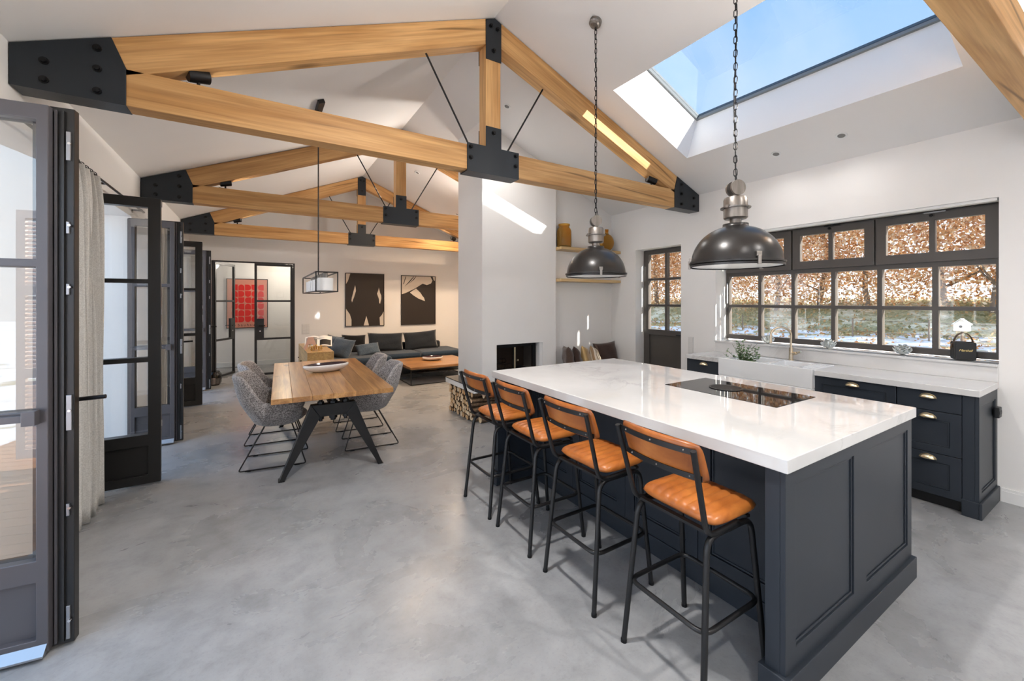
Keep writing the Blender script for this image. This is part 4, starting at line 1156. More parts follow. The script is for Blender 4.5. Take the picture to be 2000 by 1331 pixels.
# ================================================================== INDUSTRIAL PENDANTS
def make_pendant(x, y, zrim, label):
    P = thing('industrial_pendant', label, 'pendant lamp', (x, y, zrim), 0, 'industrial dome pendants above the island')
    R_ = 0.247
    prof = [(R_+0.006, 0.000), (R_+0.008, 0.012), (R_, 0.020)]
    for k in range(1, 15):
        t = k/14*math.radians(74)
        prof.append((R_*math.cos(t)**0.92, 0.020+0.228*math.sin(t)))
    prof += [(0.070, 0.246), (0.070, 0.258), (0.0, 0.260)]
    inner = [(max(r-0.006, 0.0), z-0.004) for r, z in prof[3:17]]
    mb = MB(); mb.lathe(prof, n=56); sh = mb.build('shade', M_SHADE, P, 40)
    mb = MB(); mb.lathe(inner[::-1], n=48); mb.build('inner_shade', M_WHITE, sh, 60)
    mb = MB(); mb.lathe([(0.241, 0.010), (0.243, 0.006), (0.0, 0.004)], n=48); mb.build('glass_cover', M_OPAL, P, 60)
    mb = MB(); mb.lathe([(R_+0.004, 0.016), (R_+0.012, 0.018), (R_+0.012, 0.028), (R_+0.002, 0.030)], n=56); mb.build('rim_band', M_SHADE, sh, 40)
    for k in range(3):
        a = math.radians(236+120*k); ca, sa = math.cos(a), math.sin(a)
        M = Matrix.Rotation(a, 4, 'Z')
        mb = MB(); mb.box(R_+0.004, R_+0.018, -0.009, 0.009, -0.004, 0.045, M); mb.box(R_-0.010, R_+0.012, -0.014, 0.014, 0.040, 0.066, M); mb.build('clip', M_PEWTER, sh, bevel=0.002)
    # neck, socket housing, shackle disc
    mb = MB(); mb.lathe([(0.032, 0.258), (0.032, 0.286), (0.058, 0.288), (0.066, 0.296), (0.066, 0.350), (0.082, 0.352), (0.084, 0.358), (0.066, 0.362), (0.066, 0.405), (0.060, 0.418), (0.0, 0.420)], n=40); ho = mb.build('socket_housing', M_PEWTER, P, 35)
    for s in (-1, 1):
        mb = MB(); mb.box(0.078*s-0.012, 0.078*s+0.012, -0.008, 0.008, 0.349, 0.366); mb.build('lug', M_PEWTER, ho)
    dz = 0.475
    M = Matrix.Rotation(math.radians(-25), 4, 'Z')
    mb = MB()
    for s in (-1, 1):
        a = M @ Vector((0, 0.016*s, dz)); b = M @ Vector((0, 0.030*s, dz))
        mb.cyl(a, b, 0.046, n=28)
    mb.cyl(M @ Vector((0, -0.016, dz)), M @ Vector((0, 0.016, dz)), 0.014, n=14); mb.cyl((0,0,0.418), (0,0,0.435), 0.020, n=14)
    mb.build('pulley', M_PEWTER, P, 40)
    # chain: alternating oval links up to the ceiling cup
    ztop = zceil(x)-zrim-0.055; z = 0.53
    a_, r_ = 0.0095, 0.0028
    lp = []
    for i in range(16):
        t = 2*PI*i/16; lp.append((a_*math.cos(t), 0, 0.017*math.sin(t)+(0.007 if math.sin(t) > 0 else -0.007)))
    lm = MB(); lm.tube(lp, r_, 6, True); lme = lm.mesh('link', M_BOLT, 60)
    step = 0.0405; nl = int((ztop-z)/step)+1; step = (ztop-z)/nl
    for i in range(nl+1): obj('link', lme, P, (0, 0, z+i*step), (0, 0, (PI/2 if i % 2 else 0)+0.35))
    cable = [(0.03, 0, 0.475), (0.045, 0.01, 0.50), (0.030, 0.012, 0.55), (0.010, 0.008, 0.62)]
    for i in range(24):
        t = i/23; cable.append((0.008*math.cos(9*t), 0.008*math.sin(9*t), 0.64+(ztop-0.64)*t))
    mb = MB(); mb.tube(cable, 0.003, 6); mb.build('cable', M_BOLT, P, 60)
    M = Matrix.Rotation(AR, 4, 'Y')
    mb = MB(); mb.lathe([(0.052, 0.0), (0.052, -0.028), (0.040, -0.036), (0.034, -0.052), (0.012, -0.056), (0.0, -0.056)], (0, 0, zceil(x)-zrim), 32, M); mb.build('ceiling_cup', M_PEWTER, P, 35)
    return P
make_pendant(2.452, 2.610, 1.772, 'dome pendant farther from the camera, in front of the alcove shelves')
make_pendant(2.450, 1.400, 1.772, 'nearer dome pendant, in front of the kitchen window')
# ================================================================== DINING TABLE
DT = thing('dining_table', 'long oak plank dining table on black splayed steel trestles', 'dining table', (0.615, 4.955, 0), math.radians(-2.2))
W2, L2 = 0.492, 1.115
edges = [-W2, -0.335, -0.185, -0.02, 0.165, 0.315, W2]
for i, (a, b) in enumerate(zip(edges, edges[1:])):
    mb = MB(); mb.box(a+0.0006, b-0.0006, -L2, L2, -0.0215, 0.0215)
    o = mb.build('plank', M_TABLE2 if i in (1, 4) else M_TABLE, DT, bevel=0.002); o.location = (0, 0, 0.7385)
for s in (-1, 1):
    yy = s*0.88
    # trestle: apex bar with two tapering hollow-section legs
    top = 0.630; bot = 0.520
    for q in (-1, 1):
        outer = [(0.185*q, top), (0.435*q, 0.0), (0.397*q, 0.0), (0.110*q, bot)]
        mb = MB(); mb.prism(outer, yy-0.042, yy+0.042, 'y'); l = mb.build('leg', M_BLACK, DT, bevel=0.003)
        mb = MB(); mb.box(min(0.392*q, 0.440*q), max(0.392*q, 0.440*q), yy-0.046, yy+0.046, 0, 0.006); mb.build('foot', M_BOLT, l)
    mb = MB(); mb.prism([(-0.185, top), (0.185, top), (0.110, bot), (-0.110, bot)], yy-0.040, yy+0.040, 'y'); mb.build('crossbar', M_BLACK, DT, bevel=0.003)
    for x in (-0.105, 0.0, 0.105):
        r = 0.016 if x else 0.024
        mb = MB(); mb.cyl((x, yy, bot-0.045), (x, yy, 0.717), r, n=14); mb.cyl((x, yy, top), (x, yy, top+0.022), r+0.013, n=6); mb.cyl((x, yy, bot-0.028), (x, yy, bot), r+0.011, n=6); mb.build('stud_bolt', M_BLACK, DT, 40)
    mb = MB(); mb.box(-0.16, 0.16, yy-0.05, yy+0.05, 0.707, 0.717); mb.build('top_plate', M_BLACK, DT)
mb = MB(); mb.tube([(0, -0.88, 0.575), (0, 0.88, 0.575)], 0.022, 12); mb.build('stretcher', M_BLACK, DT, 50)
# oval bowl
def bowl(name, label, loc, rz, ax, ay, h, group=None):
    B = thing(name, label, 'bowl', loc, rz, group)
    M = Matrix.Diagonal((ax, ay, 1, 1))
    mb = MB(); mb.lathe([(0.0, 0.0), (0.55, 0.0), (0.80, h*0.28), (0.97, h*0.62), (1.0, h*0.80), (0.985, h*0.94), (0.95, h)], n=48, M=M); mb.build('shell', M_CERAMIC, B, 60)
    mb = MB(); mb.lathe([(0.95, h), (0.90, h*0.90), (0.80, h*0.66), (0.5, h*0.45), (0.0, h*0.40)], n=48, M=M); mb.build('glazed_inside', M_BOWLIN, B, 60)
    return B
bowl('oval_bowl', 'long oval white bowl with dark plum glaze on the dining table', (0.655, 5.10, 0.7605), math.radians(12), 0.250, 0.125, 0.085)

# ================================================================== DINING CHAIRS
def make_chair():
    R = thing('dining_armchair', '', 'chair', (0,0,0), 0, 'grey tweed armchairs at the dining table')
    # sled base: two closed wire sides leaning outward
    for s in (-1, 1):
        p = fillet([(-0.075, 0.150*s, 0.385), (-0.275, 0.205*s, 0.008), (0.275, 0.205*s, 0.008), (0.150, 0.150*s, 0.395)], 0.022, 5)
        mb = MB(); mb.tube(p, 0.0062, 8); r_ = mb.build('sled_runner', M_BLACK, R, 50)
        for x in (-0.20, 0.20):
            mb = MB(); mb.box(x-0.022, x+0.022, 0.205*s-0.008, 0.205*s+0.008, 0, 0.012); mb.build('glide', M_BOLT, r_)
    for x0 in (-0.075, 0.150):
        mb = MB(); mb.tube([(x0, -0.15, 0.387), (x0, 0.15, 0.387)], 0.006, 8); mb.build('cross_wire', M_BLACK, R, 50)
    # bucket shell: base, then side wall rising to arms and a taller back
    nt_, nh = 40, 12; mb = MB(); vs_ = []
    TH = math.radians(142)
    def rim(th):
        c = math.cos(th)
        k = max(0.0, min(1.0, (c-0.15)/0.60)); k = k*k*(3-2*k)
        return 0.630+0.245*k - 0.035*max(0, -c)
    def pt(th, t):
        zb = 0.400; z = zb+(rim(th)-zb)*t
        gr = 0.62+0.38*math.sin(min(1.0, t*1.7)*PI/2)         # bulges outward from the pan
        c, s = math.cos(th), math.sin(th)
        ex = 0.80
        x = -math.copysign(abs(c)**ex, c)*0.255*gr
        y = math.copysign(abs(s)**ex, s)*0.292*gr
        back = max(0.0, c)
        x -= back*0.085*max(0.0, (z-0.50))/0.36
        if c < 0: x += 0.035*(-c)
        return Vector((x+0.005, y, z))
    for j in range(nh+1):
        for i in range(nt_+1):
            vs_.append(pt(-TH+2*TH*i/nt_, j/nh))
    fs = []
    for j in range(nh):
        for i in range(nt_):
            a = j*(nt_+1)+i; fs.append((a, a+1, a+nt_+2, a+nt_+1))
    # pan underneath
    c0 = len(vs_); vs_.append(Vector((0.03, 0, 0.388)))
    for i in range(nt_): fs.append((c0, i+1, i))
    fs.append((c0, 0, nt_))
    mb.add(vs_, fs)
    sh = mb.build('shell', M_TWEED, R, 80)
    so_ = sh.modifiers.new('solid', 'SOLIDIFY'); so_.thickness = 0.042; so_.offset = 0
    ss = sh.modifiers.new('sub', 'SUBSURF'); ss.levels = 1; ss.render_levels = 1
    # upholstered seat pad
    mb = MB(); n = 16
    for side in (1, -1):
        v2 = []
        for j in range(n+1):
            for i in range(n+1):
                u = -1+2*i/n; v = -1+2*j/n
                x = u*math.sqrt(max(0, 1-0.32*v*v)); y = v*math.sqrt(max(0, 1-0.25*u*u))
                d = max(0, (1-abs(u)**5)*(1-abs(v)**5))**0.45
                v2.append((0.045+x*0.232, y*0.232, 0.445+side*0.032*d))
        f2 = []
        for j in range(n):
            for i in range(n):
                a = j*(n+1)+i; q = (a, a+1, a+n+2, a+n+1); f2.append(q if side > 0 else q[::-1])
        mb.add(v2, f2)
    mb.build('seat_pad', M_TWEED, R, 75)
    return R
ch0 = make_chair()
for i, (x, y, a, lab) in enumerate(((0.140, 4.640, -8, 'grey tweed armchair on the garden side, nearest the camera'), (0.150, 5.420, -5, 'grey tweed armchair on the garden side, farther along the table'), (1.045, 4.700, 175, 'grey tweed armchair on the island side, nearest the camera'), (1.060, 5.420, 176, 'grey tweed armchair on the island side, farther along the table'))):
    o = ch0 if i == 0 else copy_tree(ch0)
    o.location = (x, y, 0); o.rotation_euler = (0, 0, math.radians(a)); o['label'] = lab

# ================================================================== LINEAR CAGE PENDANT
LP = thing('cage_pendant', 'black wire cage pendant with a row of white shades over the dining table', 'pendant lamp', (0.545, 4.87, 1.655))
bx0, bx1, by0, by1, bz0, bz1 = -0.094, 0.094, -0.66, 0.66, 0.0, 0.182
b_ = 0.0055
def bar(p, q, nm='cage_bar'):
    mb = MB(); x0, x1 = sorted((p[0], q[0])); y0, y1 = sorted((p[1], q[1])); z0, z1 = sorted((p[2], q[2]))
    mb.box(x0-b_, x1+b_, y0-b_, y1+b_, z0-b_, z1+b_); return mb.build(nm, M_BLACK, LP)
for z in (bz0, bz1):
    for x in (bx0, bx1): bar((x, by0, z), (x, by1, z))
    for y in (by0, by1): bar((bx0, y, z), (bx1, y, z))
for x in (bx0, bx1):
    for y in (by0, by1): bar((x, y, bz0), (x, y, bz1))
bar((0, by0, bz1), (0, by1, bz1), 'spine')
shm = MB(); shm.lathe([(0.068, 0.012), (0.070, 0.010), (0.070, 0.130), (0.066, 0.132), (0.0, 0.132)], n=28); SHADE_M = shm.mesh('shade', M_OPAL, 40)
sm = MB(); sm.cyl((0,0,0.132), (0,0,0.182), 0.021, n=14); SOCK_M = sm.mesh('lamp_socket', M_PEWTER, 40)
for k in range(6):
    y = by0+0.10+k*(by1-by0-0.20)/5
    s = obj('shade', SHADE_M, LP, (0, y, 0)); obj('lamp_socket', SOCK_M, s)
zc = zceil(0.545)-1.655
for y in (-0.03, 0.03):
    mb = MB(); mb.cyl((0, y, bz1), (0, y, zc-0.01), 0.0032, n=6); mb.build('suspension_wire', M_BLACK, LP, 50)
mb = MB(); mb.box(-0.032, 0.032, -0.20, 0.20, -0.04, 0.0, Matrix.Translation((0, 0, zc)) @ Matrix.Rotation(-AL, 4, 'Y')); mb.build('ceiling_canopy', M_BLACK, LP, bevel=0.002)

# ================================================================== SIDEBOARD AND WHAT STANDS ON IT
SB = thing('sideboard', 'low light oak sideboard behind the dining table', 'sideboard', (0.83, 7.90, 0)); off = SB.location
sx0, sx1, sy0, sy1, sz = 0.637, 1.022, 7.095, 8.72, 0.752
mb = MB(); mb.box(sx0, sx1, sy0, sy1, sz-0.022, sz); mb.build('top', M_SIDEB, SB, bevel=0.002, off=off)
mb = MB(); mb.box(sx0+0.02, sx1, sy0+0.022, sy1-0.022, 0.10, sz-0.022); mb.build('carcass', M_SIDEB, SB, off=off)
for y in (sy0, sy1-0.022):
    mb = MB(); mb.box(sx0, sx1, y, y+0.022, 0.08, sz-0.022); mb.build('side', M_SIDEB, SB, bevel=0.002, off=off)
for k in range(3):
    a = sy0+0.026+k*(sy1-sy0-0.052)/3; b = a+(sy1-sy0-0.052)/3-0.004
    mb = MB(); mb.box(sx0, sx0+0.02, a, b, 0.10, sz-0.026); d_ = mb.build('door', M_SIDEB, SB, bevel=0.002, off=off)
    mb = MB(); mb.cyl((sx0, b-0.05, 0.5), (sx0-0.018, b-0.05, 0.5), 0.010, n=10); mb.build('knob', M_BLACK, d_, 40, off=off)
for x in (sx0+0.05, sx1-0.05):
    for y in (sy0+0.08, sy1-0.08):
        mb = MB(); mb.cyl((x, y, 0), (x, y, 0.10), 0.014, 0.020, n=10); mb.build('leg', M_BLACK, SB, 40, off=off)
# switch panel on the wall behind the sideboard
WS = thing('wall_switch_panel', 'white double column of wall switches beside the steel doors', 'light switch', (0.87, YB, 0.945))
mb = MB(); mb.box(-0.078, 0.078, -0.008, 0.0, -0.112, 0.112); mb.build('cover_plate', M_PLASTIC, WS, bevel=0.003)
for x in (-0.036, 0.036):
    for z in (-0.070, 0.0, 0.070):
        mb = MB(); mb.box(x-0.030, x+0.030, -0.013, -0.008, z-0.030, z+0.030); mb.build('rocker', M_PLASTIC, WS, bevel=0.002)
# open book on a stand
BK = thing('open_book', 'open photo book propped on a stand on the sideboard', 'book', (0.90, 8.00, sz), math.radians(-8))
tilt = Matrix.Translation((0, 0, 0.085)) @ Matrix.Rotation(math.radians(33), 4, 'X')
mb = MB(); mb.box(-0.10, 0.10, -0.10, 0.10, -0.018, -0.008, tilt); mb.box(-0.09, 0.09, 0.04, 0.05, -0.10, 0.05, Matrix.Translation((0,0,0.10))); mb.box(-0.09, 0.09, -0.10, 0.05, 0.0, 0.010); mb.build('stand', M_WHITE, BK)
for s in (-1, 1):
    N_ = 10; vs_ = []
    for j in (0, 1):
        for i in range(N_+1):
            t = i/N_; x = s*0.215*t; z = 0.030*math.sin(PI*min(1, t*1.15))*(1-0.45*t)+0.004
            vs_.append(tilt @ Vector((x, -0.14+0.28*j, z)))
    for j in (0, 1):
        for i in range(N_+1): vs_.append(tilt @ Vector((s*0.217*i/N_, -0.14+0.28*j, -0.008)))
    k = N_+1; fs = []
    for i in range(N_):
        fs += [(i, i+1, k+i+1, k+i), (2*k+i, 3*k+i, 3*k+i+1, 2*k+i+1), (i, 2*k+i, 2*k+i+1, i+1), (k+i, k+i+1, 3*k+i+1, 3*k+i)]
    fs += [(N_, 2*k+N_, 3*k+N_, k+N_), (0, k, 3*k, 2*k)]
    if s < 0: fs = [f[::-1] for f in fs]
    mb = MB(); mb.add(vs_, fs); pg = mb.build('page_block', M_PAPER, BK, 50)
    # printed photograph on each page, following the curl
    vs2 = []; lo, hi = (0.10, 0.92)
    for j in (0, 1):
        for i in range(9):
            t = lo+(hi-lo)*i/8; z = 0.030*math.sin(PI*min(1, t*1.15))*(1-0.45*t)+0.0052
            vs2.append(tilt @ Vector((s*0.215*t, -0.12+(0.15 if s > 0 else 0.22)*j, z)))
    f2 = [(i, i+1, 9+i+1, 9+i) for i in range(8)]
    mb = MB(); mb.add(vs2, f2 if s > 0 else [f[::-1] for f in f2]); mb.build('printed_photo', M_PRINTDARK if s > 0 else M_PRINTGREY, pg)
# folded pink card letter A and gold candle holder
CA = thing('letter_card', 'pink standing letter A ornament on the sideboard', 'ornament', (0.735, 7.62, sz), math.radians(10))
A_ = [(-0.085, 0), (-0.050, 0), (0.0, 0.115), (0.050, 0), (0.085, 0), (0.11, 0.19), (-0.11, 0.19)]
mb = MB(); mb.prism([(-0.11, 0.0), (-0.065, 0.0), (-0.03, 0.085), (0.03, 0.085), (0.065, 0.0), (0.11, 0.0), (0.04, 0.20), (-0.04, 0.20)], -0.012, 0.012, 'y'); mb.build('letter', M_PINKCARD, CA, bevel=0.002)
mb = MB(); mb.prism([(-0.105, -0.0), (-0.03, 0.0), (0.0, 0.11), (0.03, 0.0), (0.02, 0.0), (0.0, 0.075), (-0.02, 0.0)], 0.0125, 0.02, 'y'); mb.build('edge_strip', M_SHELF, CA)
GC = thing('gold_candle_holder', 'gold cluster candle holder standing on the sideboard', 'candle holder', (0.790, 7.36, sz))
gm = MB(); gm.cyl((0,0,0), (0,0,0.055), 0.005, n=6); gm.sphere((0,0,0.062), 0.011, 8, 6); GM = gm.mesh('stem', M_GOLD, 50)
gi = 0
for i in range(5):
    for j in range(3): obj('stem', GM, GC, (-0.072+0.036*i+(0.012 if j % 2 else 0), -0.035+0.035*j, -0.0+0.012*((i*7+j*3) % 3)))
mb = MB(); mb.box(-0.085, 0.095, -0.045, 0.045, 0.022, 0.027); mb.build('tray', M_GOLD, GC)

# ================================================================== SOFA CORNER
SF = thing('corner_sofa', 'dark blue velvet corner sofa below the two pictures', 'sofa', (2.6, 9.4, 0)); off = SF.location
def soft(nm, x0, x1, y0, y1, z0, z1, mat_, r=0.05):
    mb = MB(); mb.box(x0, x1, y0, y1, z0, z1); o = mb.build(nm, mat_, SF, smooth=50, off=off)
    b = o.modifiers.new('bevel', 'BEVEL'); b.width = r; b.segments = 4
    return o
soft('chaise_base', 1.12, 2.33, 8.46, 9.93, 0.05, 0.30, M_SOFA, 0.04)
soft('chaise_cushion', 1.11, 2.33, 8.44, 9.93, 0.29, 0.425, M_SOFA, 0.055)
soft('seat_base', 2.335, 4.12, 8.95, 9.93, 0.05, 0.28, M_SOFA, 0.04)
for a, b in ((2.335, 3.12), (3.125, 4.16)): soft('seat_cushion', a, b, 8.92, 9.93, 0.27, 0.40, M_SOFA, 0.06)
soft('backrest', 1.16, 3.90, 9.76, 9.95, 0.35, 0.56, M_SOFADK, 0.05)
soft('side_backrest', 1.05, 1.22, 8.75, 9.93, 0.10, 0.60, M_SOFADK, 0.05)
def cushion(name, label, w_, h_, t_, mat_, loc, rot, seed, group='cushions on the corner sofa'):
    me = pillow_mesh(name, w_, h_, t_, mat_, seed=seed)
    o = obj(name, me, None, loc, rot); return tag(o, label, 'cushion', group)
R_ = math.radians
cushion('sofa_cushion', 'large charcoal back cushion below the gap between the pictures', 0.82, 0.44, 0.19, M_SOFADK, (2.50, 9.62, 0.605), (R_(-14), R_(2), 0), 1)
cushion('sofa_cushion', 'large charcoal back cushion at the right end of the sofa', 0.84, 0.45, 0.19, M_SOFADK, (3.34, 9.63, 0.605), (R_(-13), R_(-3), 0), 2)
cushion('sofa_cushion', 'black square cushion in the sofa corner', 0.52, 0.42, 0.15, M_BLACKFAB, (1.80, 9.62, 0.60), (R_(-15), R_(3), R_(4)), 3)
cushion('sofa_cushion', 'folded dark blue cushion leaning at the far left of the sofa', 0.55, 0.42, 0.16, M_CUSHBLUE, (1.33, 9.40, 0.62), (R_(-20), R_(4), R_(-62)), 4)
cushion('sofa_cushion', 'steel blue cushion leaning on the left sofa arm, in front', 0.56, 0.44, 0.17, M_CUSHBLUE, (1.42, 8.86, 0.60), (R_(-26), R_(6), R_(-58)), 5)
cushion('sofa_cushion', 'small steel blue bolster cushion lying on the chaise', 0.50, 0.30, 0.14, M_CUSHBLUE, (1.97, 9.00, 0.525), (R_(-38), R_(-4), R_(6)), 6)
# coffee table
CT = thing('coffee_table', 'oak topped coffee table on a thin black wire frame', 'coffee table', (3.02, 8.0, 0)); off = CT.location
cx0, cx1, cy0, cy1, ctz = 2.36, 3.72, 7.36, 8.62, 0.335
for k in range(4):
    a = cy0+(cy1-cy0)*k/4; b = cy0+(cy1-cy0)*(k+1)/4
    mb = MB(); mb.box(cx0, cx1, a+0.0005, b-0.0005, ctz-0.042, ctz); mb.build('plank', M_COFFEE, CT, bevel=0.002, off=off)
def rod(p, q, nm, r=0.007):
    mb = MB(); x0, x1 = sorted((p[0], q[0])); y0, y1 = sorted((p[1], q[1])); z0, z1 = sorted((p[2], q[2]))
    mb.box(x0-r, x1+r, y0-r, y1+r, z0-r, z1+r); return mb.build(nm, M_BLACK, CT, off=off)
ix0, ix1, iy0, iy1 = cx0+0.012, cx1-0.012, cy0+0.012, cy1-0.012
for x in (ix0, ix1):
    for y in (iy0, iy1): rod((x, y, 0.007), (x, y, ctz-0.05), 'leg')
for z in (0.007, ctz-0.0505):
    for y in (iy0, iy1): rod((ix0, y, z), (ix1, y, z), 'frame_rail')
    for x in (ix0, ix1): rod((x, iy0, z), (x, iy1, z), 'frame_rail')
mb = MB(); mb.box(ix0, ix1, iy0+0.55, iy1, 0.12, 0.135); mb.build('lower_shelf', M_BLACK, CT, off=off)
bowl('round_bowl', 'small white bowl with plum glaze on the coffee table', (3.06, 8.10, ctz+0.0005), 0, 0.215, 0.18, 0.07)
TR = thing('round_tray', 'round wooden tray on the shelf under the coffee table', 'tray', (3.02, 8.20, 0.1355))
mb = MB(); mb.lathe([(0.0, 0.0), (0.20, 0.0), (0.25, 0.035), (0.245, 0.042), (0.19, 0.012), (0.0, 0.010)], n=40); mb.build('dish', M_COFFEE, TR, 50)

# ================================================================== PICTURES
def picture(name, label, x0, x1, z0, z1, shapes, ground):
    P = thing(name, label, 'picture', ((x0+x1)/2, YB, z0)); off = P.location
    mb = MB(); mb.plate((0, YB-0.03, 0), (1,0,0), (0,0,1), (0,1,0), (x0, x1), (z0, z1), [(x0+0.014, x1-0.014, z0+0.014, z1-0.014)], 0.03); mb.build('frame', M_ARTFRAME, P, off=off)
    mb = MB(); mb.box(x0+0.012, x1-0.012, YB-0.020, YB-0.002, z0+0.012, z1-0.012); pr = mb.build('print', ground, P, off=off)
    w_, h_ = x1-x0-0.03, z1-z0-0.03
    for k, (poly, m_) in enumerate(shapes):
        pts = [(x0+0.015+a*w_, z0+0.015+b*h_) for a, b in poly]
        mb = MB(); mb.prism(pts, YB-0.0215-0.0003*k, YB-0.0195, 'y'); mb.build('printed_shape', m_, pr, off=off)
    return P
C_ = M_ARTCREAM
picture('abstract_print', 'black figure cut-out print with cream slits, left of the two', 1.677, 2.555, 0.965, 2.20, [
    ([(0.0, 0.80), (0.05, 0.86), (0.11, 1.0), (0.0, 1.0)], C_), ([(0.0, 0.0), (0.14, 0.0), (0.14, 0.12), (0.10, 0.22), (0.0, 0.33)], C_),
    ([(0.14, 0.49), (0.155, 0.45), (0.21, 0.56), (0.255, 0.67), (0.25, 0.72), (0.235, 0.78), (0.20, 0.68), (0.15, 0.54)], C_),
    ([(0.87, 0.74), (0.90, 0.64), (0.935, 0.58), (0.935, 0.52), (0.90, 0.42), (0.88, 0.44), (0.87, 0.52), (0.82, 0.62), (0.85, 0.68)], C_),
    ([(0.46, 0.0), (0.60, 0.0), (0.53, 0.185)], C_), ([(0.90, 0.0), (1.0, 0.0), (1.0, 0.27), (0.95, 0.20), (0.89, 0.15)], C_)], M_ARTBLACK)
picture('abstract_print', 'black and cream abstract print with diagonal forms, right of the two', 2.963, 3.850, 0.965, 2.185, [
    ([(0.0, 0.62), (0.15, 0.66), (0.40, 0.75), (0.62, 0.85), (0.75, 0.82), (0.88, 0.86), (0.92, 0.92), (0.86, 1.0), (0.0, 1.0)], C_),
    ([(0.93, 1.0), (0.96, 0.93), (1.0, 0.91), (1.0, 1.0)], C_),
    ([(0.24, 0.66), (0.42, 0.745), (0.56, 0.65), (0.60, 0.60), (0.66, 0.55), (0.69, 0.48), (0.50, 0.53), (0.34, 0.60)], C_),
    ([(0.08, 0.78), (0.10, 0.79), (0.24, 0.88), (0.36, 0.99), (0.34, 0.99), (0.20, 0.88)], M_ARTBLACK),
    ([(0.04, 0.83), (0.06, 0.83), (0.13, 0.99), (0.11, 0.99)], M_ARTBLACK), ([(0.20, 0.83), (0.36, 0.93), (0.42, 0.99), (0.40, 0.99), (0.33, 0.93)], M_ARTBLACK)], M_ARTBLACK)
# red poster in the hall
PO = thing('red_poster', 'framed red poster of rounded block shapes on the hall wall', 'poster', (-0.22, 11.70, 0.90)); off = PO.location
px0, px1, pz0, pz1, py = -0.655, 0.185, 0.905, 2.085, 11.70
mb = MB(); mb.plate((0, py-0.022, 0), (1,0,0), (0,0,1), (0,1,0), (px0, px1), (pz0, pz1), [(px0+0.016, px1-0.016, pz0+0.016, pz1-0.016)], 0.022); mb.build('frame', M_ARTFRAME, PO, off=off)
mb = MB(); mb.box(px0+0.014, px1-0.014, py-0.014, py-0.002, pz0+0.014, pz1-0.014); pp = mb.build('paper', M_SALMON, PO, off=off)
for r in range(6):
    for c in range(5):
        cw, chh = 0.132, 0.152
        xa = px0+0.098+c*cw; za = pz0+0.135+r*chh
        k = (r*5+c*3) % 4; n_ = 8; rr = 0.062
        pl = []
        for (qx, qz, a0, rnd) in ((xa+cw-0.006, za+chh-0.006, 0, k in (0, 3)), (xa+0.006, za+chh-0.006, 90, k in (0, 1)), (xa+0.006, za+0.006, 180, k in (1, 2)), (xa+cw-0.006, za+0.006, 270, k in (2, 3))):
            if not rnd: pl.append((qx, qz)); continue
            sx_ = -1 if a0 in (0, 270) else 1; sz_ = -1 if a0 in (0, 90) else 1
            for i in range(n_+1):
                t = math.radians(a0+90*i/n_); pl.append((qx+sx_*rr+rr*math.cos(t), qz+sz_*rr+rr*math.sin(t)))
        mb = MB(); mb.prism(pl, py-0.0150, py-0.0138, 'y'); mb.build('printed_shape', M_RED, pp, off=off)
text_mesh('bauhaus', 0.085, M_ARTBLACK, pp, Matrix.Translation((-0.235-off.x, py-0.0146-off.y, pz0+0.075-off.z)) @ Matrix.Rotation(PI/2, 4, 'X'), 0, 1.45)
# lantern by the steel doors
LA = thing('floor_lantern', 'smoked glass floor lantern with wire ribs beside the open steel door', 'lantern', (-0.715, 9.36, 0))
mb = MB(); mb.lathe([(0.085, 0.012), (0.110, 0.045), (0.120, 0.12), (0.112, 0.20), (0.085, 0.245)], n=32); mb.build('glass_body', M_SMOKE, LA, 60)
mb = MB(); mb.lathe([(0.0, 0.0), (0.088, 0.0), (0.088, 0.014), (0.0, 0.014)], n=28); mb.build('base', M_BLACK, LA, 40)
for k in range(10):
    a = 2*PI*k/10; mb = MB(); mb.tube([(r*math.cos(a), r*math.sin(a), z) for r, z in ((0.088, 0.01), (0.114, 0.045), (0.124, 0.12), (0.116, 0.20), (0.088, 0.25))], 0.003, 5); mb.build('rib', M_BLACK, LA, 50)
mb = MB(); mb.tube([(0.089*math.cos(2*PI*i/24), 0.089*math.sin(2*PI*i/24), 0.25) for i in range(24)], 0.005, 6, True); mb.build('top_ring', M_BLACK, LA, 50)
mb = MB(); mb.cyl((0,0,0.014), (0,0,0.12), 0.035, n=18); mb.build('candle', M_PAPER, LA, 40)

# added hall lamp, out of view, warm fill behind the steel doors
HL = thing('added_hall_lamp', 'added unseen lamp brightening the hall behind the steel doors', 'ceiling lamp', (0.6, 10.9, 2.62))
mb = MB(); mb.lathe([(0.14, 0.0), (0.15, -0.03), (0.13, -0.06), (0.0, -0.07)], n=28); mb.build('opal_dome', M_LEDLENS, HL, 50)
d = bpy.data.lights.new('hall_fill_light', 'POINT'); d.energy = 7; d.shadow_soft_size = 0.12; d.color = (1.0, 0.90, 0.76)
lo = bpy.data.objects.new('hall_fill_light', d); COL.objects.link(lo); lo.location = (0.6, 10.9, 2.40)
